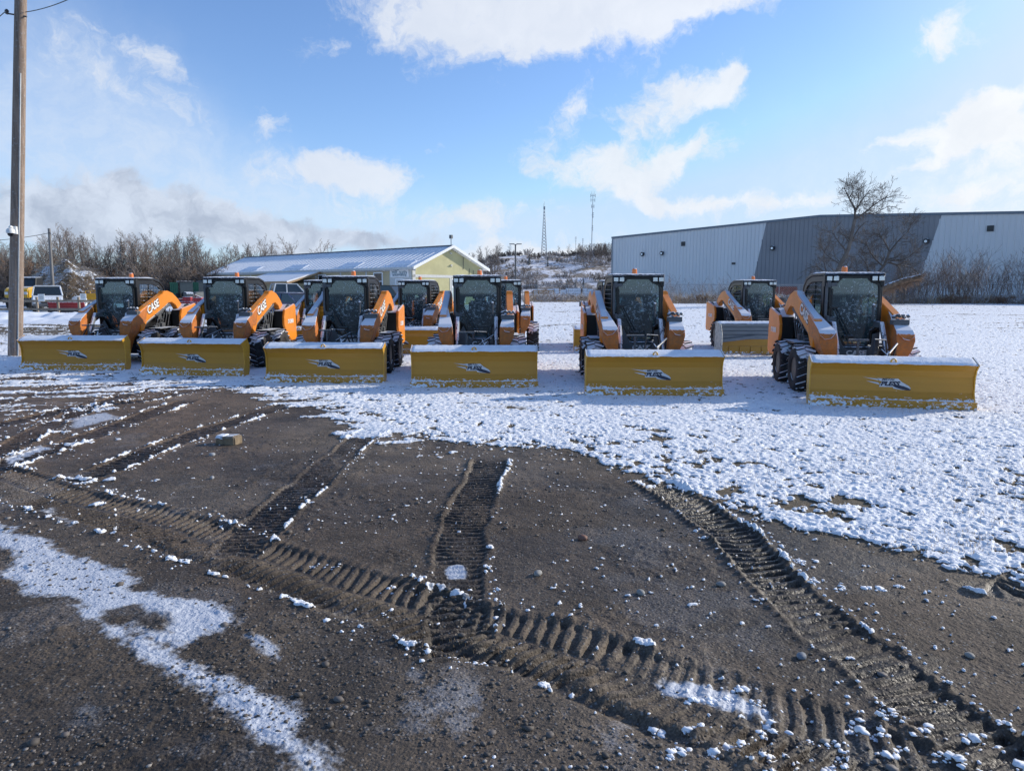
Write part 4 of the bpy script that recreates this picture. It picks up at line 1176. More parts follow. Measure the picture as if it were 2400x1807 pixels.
tall_t = [make_tree('bare_tree', 'leafless slim tree', 'tree', 60 + i, 10, .13, crown_mat='twig' if i % 2 else 'twigd', rmin=.012, nb=(17, 6, 4), low=.12, ang=30, len=(.32, .5, .5), up=.12) for i in range(4)]
KR, KT = Kind(round_t), Kind(tall_t)
bush = [shrub_mb(80 + i, 4.0, 16, 3.4, .016, 2, (9, 5)).obj('bare_shrub', M[('twigd', 'twig', 'twig2')[i % 3]], fixn=False, label='leafless shrub', cat='shrub') for i in range(4)]
KB = Kind(bush)
gt = 'leafless trees of the wood on the left'
lbl_t = 'leafless tree in the dense brown wood behind the yard at the left'
for row, (d, st) in enumerate(((92, 23), (101, 20), (112, 20), (124, 20))):
    x = -330.0 + row * 9
    while x < 705:
        if x > 690 and row < 2: break
        dd = d + rnd.uniform(-3, 3); xx = x + rnd.uniform(-7, 7)
        p = GD(xx, dd); ytop = prof(TOP, xx) + rnd.uniform(-3, 20) + (row < 2) * 14
        hh = (H + (682 - ytop) / F * dd - p.z) * (.86 if xx < 430 else .98)
        K = KR if rnd.random() < .42 else KT
        K.put(rnd, p, (hh / 10 * rnd.uniform(.8, 1.05), hh / 10), label=lbl_t, group=gt)
        x += st * rnd.uniform(.7, 1.25)
for xx, yt, lb in ((160, 538, 'tallest leafless tree of the wood, its broad crown just right of the second pole'), (332, 545, 'tall leafless tree standing over the wood above the leftmost loader'), (762, 572, 'slim leafless tree peeping over the snowy roof, left of two'), (777, 574, 'slim leafless tree peeping over the snowy roof, right of two')):
    dd = 90 if xx < 500 else 122; p = GD(xx, dd); hh = (H + (682 - yt) / F * dd - p.z) * .86
    KR.put(rnd, p, (hh / 10, hh / 10), label=lb)
gb = 'leafless shrubs at the foot of the left wood'
for row, (d, st) in enumerate(((80, 22), (86, 20), (96, 24), (110, 28))):
    x = -260.0
    while x < 560:
        p = GD(x + rnd.uniform(-8, 8), d + rnd.uniform(-2, 2))
        KB.put(rnd, p, (rnd.uniform(.8, 1.2), rnd.uniform(.65, 1.15)), label='leafless brown shrub in the undergrowth below the wood at the left', group=gb)
        x += st * rnd.uniform(.7, 1.3)
# small evergreens in the wood
def conifer(label, h, loc, seed, group=None):
    t = empty('evergreen_tree', loc, label=label, cat='tree', group=group)
    MB().tube([(0, 0, -.1), (0, 0, h * .95)], [.10, .02], 6).obj('trunk', M['bark'], t)
    r_ = random.Random(seed); c = MB()
    for k in range(int(h * 70)):
        u = r_.random() ** .8; z = h * (.12 + .88 * u); rr = (1 - u) * h * .24 * r_.uniform(.4, 1.1) + .05
        a = r_.random() * 2 * PI; w = .12 + .1 * r_.random()
        e = Vector((math.cos(a) * rr, math.sin(a) * rr, z - rr * .25)); n = Vector((-math.sin(a), math.cos(a), 0)) * w
        b_ = Vector((0, 0, z)); c.add([b_, e * .6 + b_ * .4 + n + Vector((0, 0, -.05)), e, e * .6 + b_ * .4 - n], [(0, 1, 2, 3)])
    c.obj('crown', M['needle'], t, fixn=False); return t
for i, (xx, yt, d) in enumerate(((292, 560, 93), (318, 572, 95), (438, 578, 94))):
    p = GD(xx, d); conifer(('dark evergreen with wide crown among the bare trees above the leftmost loader', 'smaller dark evergreen beside a wider one in the left wood', 'thin dark evergreen in the wood between the two leftmost loaders')[i], H + (682 - yt) / F * d - p.z, p, i)
# ------------------------------------------------------------------ brush pile, fence and yard things at the left
def brush_pile():
    c = GD(152, 60); t = empty('brush_pile', c, label='big heap of cut branches and straw dusted with snow, behind the rail fence', cat='brush pile')
    nx, ny = 60, 30; V_, F_ = [], []
    W, D_, Hh = 3.9, 3.0, 3.55
    def z(x, y):
        u = (x / W) ** 2 + (y / D_) ** 2
        sk = 1 + .18 * x / W
        return max(0, (1 - u)) ** .75 * Hh * sk * (.86 + .28 * float(vnoise(np.array([x * 1.3 + 9]), np.array([y * 1.3]), 8)[0]))
    for j in range(ny + 1):
        for i in range(nx + 1):
            x = -W + 2 * W * i / nx; y = -D_ + 2 * D_ * j / ny
            V_.append((x, y, z(x, y) - .1 + .12 * float(vnoise(np.array([x * 6.]), np.array([y * 6.]), 9)[0])))
    for j in range(ny):
        for i in range(nx):
            a = j * (nx + 1) + i; F_.append((a, a + 1, a + nx + 2, a + nx + 1))
    MB().add(V_, F_).obj('mound', pmat('brush_mound', (.12, .085, .055), .9, var=.4, vscale=3, snow=.9, sthr=.62, snscale=3.), t)
    r_ = random.Random(3); a_, b_ = MB(), MB()
    for k in range(2600):
        x = r_.uniform(-W, W); y = r_.uniform(-D_, D_ * .5); zz = z(x, y)
        if zz <= .05: continue
        L = r_.uniform(.3, 1.0); an = r_.gauss(0, .9); dx = math.cos(an) * L * r_.choice((-1, 1)); dz = -abs(math.sin(an)) * L * .4 * (1 if r_.random() < .8 else -1)
        p = Vector((x, y, zz + r_.uniform(0, .12)))
        (b_ if r_.random() < .28 else a_).tube([p, p + Vector((dx * .5, r_.uniform(-.2, .1), dz * .5 + .06)), p + Vector((dx, r_.uniform(-.3, .1), dz))], [.014, .012, .008], 3, False)
    a_.obj('branches', M['frosty'], t, fixn=False, kind='stuff'); b_.obj('straw', M['straw'], t, fixn=False, kind='stuff')
brush_pile()
M['wood'] = pmat('weathered_wood', (.26, .21, .16), .8, var=.25, vscale=4, snow=.9, sthr=.7, stretch=(1, 1, .2))
M['woodp'] = pmat('utility_pole_wood', (.27, .20, .155), .85, var=.28, vscale=7, stretch=(3, 3, .12), bump=.004, bscale=30, dirt=(.42, .42, .43), dirtamt=.25)
M['wsign'] = pmat('white_sign', (.78, .78, .76), .5, var=.03)
def rail_fence(name, label, x0, x1, d, rails, post_h, posts, sd=0.0):
    a = GD(x0, d); b = GD(x1, d + sd); L = (b - a).length
    t = empty(name, a, math.atan2(b.y - a.y, b.x - a.x), label=label, cat='fence')
    for i in range(posts):
        u = L * i / (posts - 1)
        MB().b2(u - .06, u + .06, -.05, .06, -.2, post_h).obj('post', M['wood'], t, bevel=.01)
    for z in rails: MB().b2(-.1, L + .1, -.09, -.052, z - .07, z + .07).obj('rail', M['wood'], t)
    return t
rail_fence('rail_fence', 'two-rail weathered wooden fence in front of the parked vehicles at the left', -160, 232, 45, (.30, .82), 1.08, 9)
rail_fence('rail_fence', 'farther wooden rail fence behind the yellow cage and the snowy car', 60, 240, 62, (.5, 1.1), 1.3, 5)
for x, y, w, h, d, lb in ((97, 698, .42, .45, 44.8, 'white notice on the near rail fence, in front of the snowy silver car'), (195, 696, .38, .40, 44.8, 'white notice on the near rail fence, right of the red plough blade'), (166, 676, .45, .20, 61.8, 'low white notice on the farther rail fence')):
    p = at(x, y, d); s_ = MB(); s_.b2(-w / 2, w / 2, -.012, .012, -h / 2, h / 2)
    m = s_.obj('notice', M['wsign'], loc=p, bevel=.004, label=lb, cat='sign')
    l = MB()
    for k in range(4): l.b2(-w * .36, w * (.36 - .1 * (k % 2)), -.014, -.0125, h * (.28 - k * .17), h * (.33 - k * .17))
    l.obj('printed_lines', M['grey'], m)
# snow bank
def bank():
    V_, F_ = [], []; nx, ny = 120, 24
    for j in range(ny + 1):
        for i in range(nx + 1):
            u, v = i / nx, j / ny; x = -37 + 18.5 * u; y = 34 + 5 * v
            n = float(fbm(np.array([x]), np.array([y]), .45, 4, 131)[0]); n2 = float(fbm(np.array([x]), np.array([y]), 3., 3, 133)[0])
            V_.append((x, y, float(rise(y)) + math.sin(PI * v) ** 1.2 * min(1, u * 6, (1 - u) * 6) * (.14 + 1.15 * max(0, n - .22)) + .06 * n2 * math.sin(PI * v) - .04))
    for j in range(ny):
        for i in range(nx):
            a = j * (nx + 1) + i; F_.append((a, a + 1, a + nx + 2, a + nx + 1))
    MB().add(V_, F_).obj('snow_bank', M['snow'], smooth=True, kind='structure')
bank()
# ------------------------------------------------------------------ vehicles far away
M['tyre2'] = pmat('car_tyre', (.02, .02, .02), .8); M['cglass'] = pmat('car_window', (.02, .028, .034), .08, var=.1, spec=.8)
M['headl'] = pmat('headlamp', (.7, .72, .72), .15, var=.1)
def paint(n, c, snow=.9, sthr=.75): return pmat(n, c, .3, var=.06, snow=snow, sthr=sthr, coat=.4)
def car(name, label, cat, loc, rz, mat, L=4.5, W=1.75, kind='sedan', sc=1.0):
    t = empty(name, loc, rz, label=label, cat=cat); t.scale = (sc, sc, sc)
    # nose towards -y
    if kind == 'sedan':
        low = [(-2.2, .35), (-2.25, .62), (-2.1, .80), (-1.2, .93), (1.6, .98), (2.15, .92), (2.22, .6), (2.15, .35)]; top = [(-1.15, .90), (-.45, 1.36), (.75, 1.40), (1.55, .96)]
    elif kind == 'van':
        low = [(-2.3, .35), (-2.38, .65), (-2.2, .92), (-1.45, 1.08), (2.2, 1.12), (2.32, .6), (2.25, .35)]; top = [(-1.5, 1.05), (-.75, 1.66), (1.7, 1.72), (2.25, 1.10)]
    elif kind == 'suv':
        low = [(-2.3, .42), (-2.36, .75), (-2.25, 1.02), (-1.05, 1.12), (2.25, 1.14), (2.36, .7), (2.3, .42)]; top = [(-1.0, 1.10), (-.45, 1.74), (1.9, 1.76), (2.3, 1.12)]
    else:   # pickup
        low = [(-2.7, .48), (-2.75, .8), (-2.6, 1.08), (-1.3, 1.18), (2.7, 1.18), (2.75, .7), (2.7, .48)]; top = [(-1.25, 1.16), (-.7, 1.82), (.75, 1.84), (.95, 1.16)]
    b = MB(); b.prism(low, 'x', -W / 2, W / 2); body = b.obj('body', mat, t, bevel=.07, seg=2, smooth=True)
    g = MB(); n = len(top); ins = .14
    vs = [(-W / 2 + (.03 if p[1] < 1.2 else ins), p[0], p[1]) for p in top] + [(W / 2 - (.03 if p[1] < 1.2 else ins), p[0], p[1]) for p in top]
    g.add(vs, [(0, 1, 2, 3), (4, 7, 6, 5), (0, 4, 5, 1), (2, 6, 7, 3), (3, 7, 4, 0)]); g.obj('windows', M['cglass'], t)
    r = MB(); r.add([(-W / 2 + ins - .02, top[1][0] - .03, top[1][1] + .002), (W / 2 - ins + .02, top[1][0] - .03, top[1][1] + .002), (W / 2 - ins + .02, top[2][0] + .04, top[2][1] + .002), (-W / 2 + ins - .02, top[2][0] + .04, top[2][1] + .002)], [(0, 1, 2, 3)])
    vs = r.v[:]; r.add([(p[0], p[1], p[2] + .05) for p in vs], [(0, 1, 2, 3), ]); n0 = 0
    for k in range(4): r.f.append([k, (k + 1) % 4, 4 + (k + 1) % 4, 4 + k]); r.m.append(0)
    r.obj('roof', mat, t)
    for s in (-1, 1):
        for (p, q) in ((0, 1), (2, 3)):
            P0 = Vector((s * (W / 2 - .02), top[p][0], top[p][1])) if p in (0,) else Vector((s * (W / 2 - ins + .01), top[p][0], top[p][1]))
            P1 = Vector((s * (W / 2 - ins + .01), top[q][0], top[q][1])) if q == 1 else Vector((s * (W / 2 - .02), top[q][0], top[q][1]))
            MB().tube([P0, P1], .045, 5).obj('pillar', mat, t)
        ym = (top[1][0] + top[2][0]) / 2; MB().tube([(s * (W / 2 - .02), ym, top[0][1]), (s * (W / 2 - ins + .01), ym, top[1][1])], .045, 5).obj('pillar', mat, t)
    wr = .33 if kind in ('sedan', 'van') else .39
    y0, y1 = low[0][0] + .85, low[-1][0] - .85
    for s in (-1, 1):
        for y in (y0, y1):
            w = empty('wheel', (s * (W / 2 - .08), y, wr)); w.parent = t
            MB().lathe([(wr * .6, -.1), (wr * .95, -.11), (wr, -.05), (wr, .05), (wr * .95, .11), (wr * .6, .1)], 20, 'x', closed=True).obj('tyre', M['tyre2'], w, smooth=True)
            MB().lathe([(wr * .62, .09), (wr * .3, .04), (.0001, .06)], 12, 'x').obj('rim', M['silver'], w)
            w.rotation_euler = (0, 0, 0 if s > 0 else PI)
        h = MB(); h.box((s * (W / 2 - .28), low[1][0] + .02, low[1][1] + .03), (.38, .10, .16)); h.obj('headlight', M['headl'], t, bevel=.02)
    gr = MB(); gr.box((0, low[1][0] - .01, low[1][1] + .01), (W * .42, .06, .20)); gr.obj('grille', M['black'], t, bevel=.01)
    bp = MB(); bp.box((0, low[0][0] - .04, low[0][1] + .08), (W * .96, .16, .18)); bp.obj('bumper', M['grey'] if kind != 'sedan' else mat, t, bevel=.03)
    return t
def gp(x, d): return GD(x, d)
car('minivan', 'silver minivan with snow on its roof and bonnet behind the rail fence', 'minivan', gp(112, 49.5), R(32), paint('silver_paint', (.42, .45, .47), .97, .5), kind='van')
car('car', 'dark blue car parked behind the second front loader by the white pickup', 'car', gp(688, 40), R(58), paint('blue_paint', (.015, .03, .10), .4, .9))
car('pickup_truck', 'white pickup truck with a rack, parked before the porch of the long building', 'pickup truck', gp(668, 50), R(118), paint('white_paint', (.62, .64, .66)), kind='pickup', W=1.9)
car('suv', 'black off-road vehicle parked under the white wall sign', 'suv', gp(915, 46), R(70), paint('black_car_paint', (.012, .013, .016), .5, .9), kind='suv', W=1.85)
def truck_front():
    p = gp(63, 53); t = empty('yellow_truck', p, R(14), label='yellow truck with black grille and dark cab, just right of the big wooden pole', cat='truck')
    ym = paint('yellow_truck_paint', (.62, .36, .02), .9, .8)
    t.scale = (.82, .82, .95)
    b = MB(); b.prism([(-2.2, .8), (-2.25, 1.35), (-2.0, 1.62), (-.6, 1.75), (-.6, .8)], 'x', -.95, .95); b.obj('bonnet', ym, t, bevel=.10, seg=2, smooth=True)
    b = MB(); b.prism([(-.62, .7), (-.62, 1.7), (-.35, 2.45), (1.1, 2.5), (1.1, .7)], 'x', -1.0, 1.0); b.obj('cab', M['black'], t, bevel=.05)
    b = MB(); b.add([(-.82, -.625, 1.74), (.82, -.625, 1.74), (.76, -.37, 2.38), (-.76, -.37, 2.38)], [(0, 1, 2, 3)]); b.obj('windscreen', M['cglass'], t, fixn=False)
    b = MB()
    for k in range(5): b.b2(-.5, .5, -2.285, -2.24, 1.06 + k * .09, 1.12 + k * .09)
    b.b2(-.56, .56, -2.26, -2.2, 1.0, 1.50); b.obj('grille', M['black'], t)
    b = MB(); b.b2(-1.05, 1.05, -2.4, -2.2, .5, .85); b.obj('bumper', M['black'], t, bevel=.03)
    for s in (-1, 1):
        MB().box((s * .74, -2.26, 1.22), (.26, .08, .2)).obj('headlight', M['headl'], t, bevel=.02)
        for y in (-1.5, .6, 2.6):
            MB().lathe([(.3, -.13), (.46, -.14), (.48, 0), (.46, .14), (.3, .13)], 20, 'x', (s * .85, y, .48), closed=True).obj('wheel', M['tyre2'], t)
    b = MB(); b.b2(-1.05, 1.05, 1.2, 4.2, .9, 1.1); b.b2(-1.05, 1.05, 1.2, 1.28, 1.1, 1.9); b.obj('load_bed', M['grey'], t)
truck_front()
def blade():
    p = gp(152, 47); t = empty('plough_blade', p, R(4), label='red snow plough blade lying behind the near rail fence', cat='plough blade')
    rm = pmat('red_blade_paint', (.30, .022, .025), .5, var=.2, snow=.9, sthr=.75)
    fr = [(0, .02), (.05, .2), (.09, .38), (.06, .55), (-.04, .66)]
    MB().prism(fr + [(.0, .69), (.12, .56), (.14, .38), (.1, .2), (.05, .02)], 'x', -1.15, 1.15).obj('moldboard', rm, t)
    for x in (-.8, -.3, .3, .8): MB().prism([(.1, .1), (.14, .4), (.1, .6), (.3, .4), (.3, .1)], 'x', x - .02, x + .02).obj('rib', rm, t)
    MB().b2(-1.15, 1.15, -.03, -.002, 0, .14).obj('cutting_edge', M['black'], t)
blade()
def yellow_cage():
    p = gp(221, 58); t = empty('storage_cage', p, R(5), label='yellow open steel cage on legs behind the fence, left of the leftmost loader', cat='cage')
    w, d_, h0, h1 = .48, .4, .55, 1.25
    for sx in (-1, 1):
        for sy in (-1, 1): MB().tube([(sx * w, sy * d_, -.05), (sx * w, sy * d_, h1)], .03, 6).obj('leg', M['ysteel'], t)
    m = MB()
    for z in (h0, h1):
        m.tube([(-w, -d_, z), (w, -d_, z), (w, d_, z), (-w, d_, z), (-w, -d_, z)], .028, 6)
    m.obj('frame', M['ysteel'], t)
    m = MB(); m.b2(-w, w, -d_ - .01, -d_ + .01, h0, h1 - .2); m.b2(-w - .01, -w + .01, -d_, d_, h0, h1 - .2); m.b2(-w, w, -d_, d_, h0, h0 + .02); m.obj('side_panel', M['ysteel'], t)
yellow_cage()
def tank():
    p = gp(185, 54); t = empty('plastic_tank', p, label='white plastic tank with a spout beside the yellow cage', cat='tank')
    m = MB(); m.lathe([(.0001, .2), (.42, .2), (.5, .3), (.5, .7), (.42, .85), (.15, .95), (.0001, .95)], 20, 'z'); m.obj('body', M['wsign'], t, smooth=True)
    MB().tube([(.4, 0, .5), (.8, 0, .55), (.95, 0, .3)], [.12, .09, .07], 8).obj('spout', M['wsign'], t)
    MB().b2(-.5, .5, -.4, .4, -.05, .2).obj('pallet', M['wood'], t)
tank()
def container():
    p = gp(462, 76); t = empty('shipping_container', p, R(-6), label='green corrugated shipping container behind the tractors, between the two leftmost loaders', cat='container')
    gm = pmat('green_container_paint', (.015, .12, .06), .5, var=.15, snow=.95, sthr=.6)
    m = MB(); m.b2(-3, 3, 0, 2.4, .1, 2.0)
    for k in range(28): m.b2(-2.95 + k * .21, -2.85 + k * .21, -.03, .0, .25, 1.9)
    m.obj('body', gm, t)
    m = MB(); m.b2(-3.04, 3.04, -.05, .02, 1.9, 2.05); m.b2(-3.04, 3.04, -.05, .02, .05, .2); m.obj('frame_rail', gm, t)
container()
def tractor(x, d, rz, label, mat, cab=True):
    p = gp(x, d); t = empty('compact_tractor', p, rz, label=label, cat='tractor')
    MB().prism([(-1.5, .5), (-1.55, .95), (-1.3, 1.1), (-.3, 1.15), (-.3, .5)], 'x', -.32, .32).obj('bonnet', mat, t, bevel=.06)
    if cab:
        MB().prism([(-.3, .6), (-.25, 1.95), (.7, 1.95), (.75, .6)], 'x', -.5, .5).obj('cab', M['cglass'], t, bevel=.03)
        MB().b2(-.6, .6, -.4, .85, 1.95, 2.05).obj('roof', mat, t, bevel=.03)
    for s in (-1, 1):
        MB().lathe([(.25, -.12), (.5, -.14), (.52, 0), (.5, .14), (.25, .12)], 20, 'x', (s * .62, .5, .5), closed=True).obj('rear_wheel', M['tyre2'], t)
        MB().lathe([(.15, -.09), (.3, -.1), (.31, 0), (.3, .1), (.15, .09)], 16, 'x', (s * .5, -1.1, .3), closed=True).obj('front_wheel', M['tyre2'], t)
tractor(437, 60, R(35), 'dark-cabbed tractor right behind the leftmost loader, in front of the green container', M['grey'])
tractor(482, 62, R(-20), 'small tractor left of the second loader, in front of the green container', M['greyp'])
def implement(x, d, seed, label):
    p = gp(x, d); t = empty('farm_implement', p, label=label, cat='machine'); r_ = random.Random(seed)
    rm = pmat('red_implement_paint', (.30, .02, .025), .5, var=.3, snow=.9, sthr=.7)
    m = MB()
    for k in range(9):
        a = Vector((r_.uniform(-1.1, 1.1), r_.uniform(-.4, .4), r_.uniform(.2, .9))); b = a + Vector((r_.uniform(-.8, .8), r_.uniform(-.3, .3), r_.uniform(-.3, .4)))
        m.tube([a, b], .05, 5)
    m.obj('frame', rm, t)
    m = MB(); m.box((0, 0, .45), (1.9, .5, .28)); m.box((-.4, 0, .75), (.6, .4, .35)); m.obj('deck', rm, t, bevel=.03)
    for s in (-1, 1): MB().lathe([(.12, -.06), (.25, -.06), (.25, .06), (.12, .06)], 14, 'x', (s * .9, -.2, .25), closed=True).obj('wheel', M['tyre2'], t)
implement(452, 52, 1, 'red farm machine under the dark-cabbed tractor, behind the leftmost loader arm')
implement(478, 50, 2, 'red farm machine touching the left edge of the second front loader')
# ------------------------------------------------------------------ poles and wires
def near_pole():
    b = G(33, 836); top = at(47, -30, 18.6)
    top = at(46, -30, b.y); ax = Vector((top.x - b.x, 0, top.z)); ext = 1.25
    t = empty('utility_pole', (b.x, b.y, 0), label='big weathered wooden utility pole at the left edge, leaning a little', cat='utility pole')
    T_ = ax * ext
    m = MB(); n = 30
    pts = [Vector((0, 0, -.3)) + T_ * (i / n) for i in range(n + 1)]
    m.tube(pts, [.172 - .05 * i / n for i in range(n + 1)], 20); m.obj('shaft', M['woodp'], t, smooth=True)
    m = MB(); off = Vector((.165, -.10, 0)); pts = [off + T_ * (i / 12) * .62 - Vector((.045 * i / 12, 0, 0)) for i in range(13)]
    pts[0].z = -.1; m.tube(pts, .022, 8); m.obj('conduit', pmat('conduit_steel', (.42, .44, .46), .45, metal=.4), t, smooth=True)
    m = MB(); q = ax * ((at(46, 36, b.y).z) / ax.z)
    m.tube([q + Vector((-.28, -.05, .02)), q + Vector((.22, -.05, -.06))], .02, 6); m.lathe([(.03, -.05), (.055, -.02), (.03, 0), (.055, .03), (.02, .07)], 10, 'z', (q.x - .27, -.05, q.z + .05))
    m.obj('insulator_bracket', M['grey'], t)
    att = Vector((b.x, b.y, 0)) + q + Vector((-.26, -.05, .1))
    def wire(p, q_, sag, lb, name='wire', rr=.011):
        pts = [p.lerp(q_, i / 16) + Vector((0, 0, -sag * 4 * (i / 16) * (1 - i / 16))) for i in range(17)]
        MB().tube(pts, rr, 5).obj(name, M['black'], label=lb, cat='wire')
    wire(att, at(-260, 170, 24), .3, 'overhead wire running left from the bracket of the big wooden pole')
    wire(att + Vector((.45, 0, -.05)), at(330, -110, 15), .2, 'overhead wire running up right from the bracket of the big wooden pole')
    p2 = GD(124, 55); tp = at(115, 536, 55)
    t2 = empty('utility_pole', p2, label='thinner grey wooden pole standing in front of the brush pile', cat='utility pole')
    m = MB(); m.tube([(0, 0, -.2), (tp.x - p2.x, 0, tp.z - p2.z)], [.13, .095], 12); m.obj('shaft', pmat('grey_pole_wood', (.20, .19, .18), .85, var=.2, stretch=(3, 3, .2)), t2, smooth=True)
    MB().tube([(tp.x - p2.x + .09, -.1, tp.z - p2.z - .3), (tp.x - p2.x + .16, -.14, tp.z - p2.z - .4)], .04, 6).obj('bracket', M['grey'], t2)
    wire(tp + Vector((0, -.1, -.35)), at(-150, 566, 50), .25, 'wire from the thinner pole running left behind the big pole', rr=.02)
    wire(tp + Vector((.1, -.1, -.4)), at(505, 618, 79), 1.3, 'thin wire sagging from the thinner pole to the long building', rr=.013)
    # dome camera
    c = Vector((b.x, b.y, 0)) + ax * ((at(42, 545, b.y).z) / ax.z)
    t3 = empty('security_camera', (c.x + .04, c.y - .17, c.z), label='white dome security camera on the big wooden pole', cat='camera')
    MB().b2(-.10, .10, -.02, .06, -.06, .14).obj('back_box', M['wsign'], t3, bevel=.01)
    MB().tube([(0, 0, .10), (.05, -.14, .12), (.07, -.18, .08)], .035, 8).obj('arm', M['wsign'], t3)
    MB().lathe([(.0001, .07), (.07, .065), (.10, .02), (.10, -.05), (.08, -.055), (.0001, -.055)], 20, 'z', (.07, -.19, 0)).obj('housing', M['wsign'], t3, smooth=True)
    MB().lathe([(.078, -.056), (.07, -.10), (.045, -.13), (.0001, -.14)], 18, 'z', (.07, -.19, 0)).obj('dome', pmat('smoked_dome', (.01, .01, .012), .1), t3, smooth=True)
near_pole()
# ------------------------------------------------------------------ the long building with the gable
def ab_local(x, C0, D):
    """distance along direction D from C0 at which photo column x is met"""
    k = (x - 1200) / F / 1.0; k = k / (CP + (CY - 690) / F * SP)
    return (C0[0] - k * C0[1]) / (k * D[1] - D[0])
def long_building():
    C0 = (GD(966, 57.6).x, 57.6); D = (-.766, .643); N = (.643, .766)
    z0 = float(rise(57.6)); ez = at(966, 622, 57.6).z - z0
    t = empty('long_building', (C0[0], C0[1], z0), math.atan2(D[1], D[0]), label='long low tan building with snowy roof and green-yellow gable end', cat='building')
    # local x: along the long wall to the left, local y: -> towards -N (to the camera) is +? : rotate so y = (-D.y, D.x)
    L = ab_local(500, C0, D); W = 8.4; pk = at(1056, 577, C0[1] + N[1] * W / 2).z - z0
    # local y axis = (-.643,-.766) = -N, so the building extends towards -y
    wm = pmat('tan_wall', (.50, .41, .25), .8, var=.08, vscale=1.0, stretch=(8, 8, .3)); gm = pmat('green_yellow_wall', (.47, .44, .24), .8, var=.10, vscale=.8, bump=.004, bscale=20)
    tm = pmat('pale_trim', (.55, .55, .53), .6, var=.05); wt = pmat('white_fascia', (.80, .81, .82), .5, var=.03)
    m = MB(); m.b2(0, L, -W, 0, -.3, ez - .02); m.obj('wall', wm, t)
    g = MB(); g.prism([(-W, -.3), (-W, ez - .05), (-W / 2, pk - .18), (0, ez - .05), (0, -.3)], 'x', -.06, -.004); g.obj('gable_wall', gm, t)
    sn = M['roofsnow'] = roof_snow()
    r = MB(); ov = .32; sl = (pk - ez) / (W / 2)
    r.prism([(ov, ez - sl * ov), (-W / 2, pk), (-W - ov, ez - sl * ov), (-W - ov, ez - sl * ov - .12), (-W / 2, pk - .12), (ov, ez - sl * ov - .12)], 'x', -.55, L + .5)
    roof = r.obj('roof', sn, t)
    s_ = MB()
    for k in range(int((L + 1) / .62)):
        x = -.4 + k * .62; s_.prism([(ov, ez - sl * ov), (-W / 2, pk), (-W / 2, pk + .035), (ov, ez - sl * ov + .035)], 'x', x - .018, x + .018)
    s_.obj('standing_seams', sn, roof)
    s_ = MB(); s_.b2(-.5, L + .45, -W / 2 - .14, -W / 2 + .14, pk + .0, pk + .07); s_.obj('ridge_cap', pmat('slate_ridge', (.10, .12, .16), .5), roof)
    for u0 in (ab_local(1010 - 75, C0, D), ab_local(815, C0, D), ab_local(690, C0, D), ab_local(585, C0, D)):
        q = MB(); yy = -.9; zz = ez + sl * .9
        q.prism([(-.2, ez + sl * .2), (-.9, ez + sl * .9), (-.9, ez + sl * .9 + .09), (-.2, ez + sl * .2 + .06)], 'x', u0 - 1.3, u0 + 1.3); q.obj('roof_snow_guard', M['snow'], roof)
    f = MB(); f.b2(-.5, L + .5, ov - .02, ov + .10, ez - sl * ov - .20, ez - sl * ov - .02); f.obj('gutter', tm, t)
    f = MB()
    f.prism([(ov + .02, ez - sl * ov - .22), (-W / 2, pk - .16), (-W - ov - .02, ez - sl * ov - .22), (-W - ov - .02, ez - sl * ov + .03), (-W / 2, pk + .07), (ov + .02, ez - sl * ov + .03)], 'x', -.62, -.555)
    f.obj('gable_fascia', wt, t)
    f = MB(); f.b2(-.09, -.062, -W, 0, ez - .95, ez - .72); f.b2(-.09, -.062, -.32, 0, -.3, ez - .1); f.b2(-.09, -.062, -W, -W + .2, -.3, ez - .1); f.b2(-.09, -.062, -W * .52 + 0, -W * .52 + .14, -.3, ez - .95)
    f.b2(-.5, L, .003, .03, ez - .42, ez - .30)
    f.obj('trim', tm, t)
    for x in (917, 860, 800, 742, 590, 540):
        u = ab_local(x, C0, D); q = MB(); q.b2(u - .09, u + .09, .003, .035, -.3, ez - .42); q.obj('pilaster', tm, t)
    for x0, x1, ya, yb in ((879, 897, 641, 670), (749, 765, 646, 668), (930, 947, 656, 672)):
        u1, u0 = ab_local(x0, C0, D), ab_local(x1, C0, D); dd = C0[1] + D[1] * (u0 + u1) / 2
        za, zb = at(1000, ya, dd).z - z0, at(1000, yb, dd).z - z0 - .3
        q = MB(); ring(q, [(u0 - .1, zb - .1), (u0 - .1, za + .1), (u1 + .1, za + .1), (u1 + .1, zb - .1)], [(u0, zb), (u0, za), (u1, za), (u1, zb)], .004, .06); w = q.obj('window', wt, t)
        q = MB(); q.b2(u0, u1, .006, .02, zb, za); q.obj('pane', M['cglass'], w)
        q = MB(); q.b2(u0, u1, .02, .035, (za + zb) / 2 - .03, (za + zb) / 2 + .03); q.obj('glazing_bar', wt, w)
    # gable window, right part
    yw = -W * .52; q = MB(); ring(q, [], [], 0, 0) if False else None
    q = MB(); q.b2(-.10, -.064, -W * .52 - .55 - 1.2, -W * .52 - .05, .2, ez - 1.0); w = q.obj('window', wt, t)
    q = MB(); q.b2(-.115, -.102, -W * .52 - 1.15, -W * .52 - .15, 1.7, ez - 1.1); q.obj('pane', M['cglass'], w)
    q = MB(); q.b2(-.115, -.102, -W * .52 - 1.15, -W * .52 - .15, .3, 1.55); q.obj('pane', pmat('pale_blind', (.5, .62, .60), .4), w)
    # little lamp and bracket under the peak
    q = MB(); q.box((-.14, -W / 2 - .1, pk - .62), (.16, .10, .10)); q.tube([(-.08, -W / 2, pk - .5), (-.22, -W / 2 - .2, pk - .62)], .03, 5); q.obj('flood_lamp', tm, t)
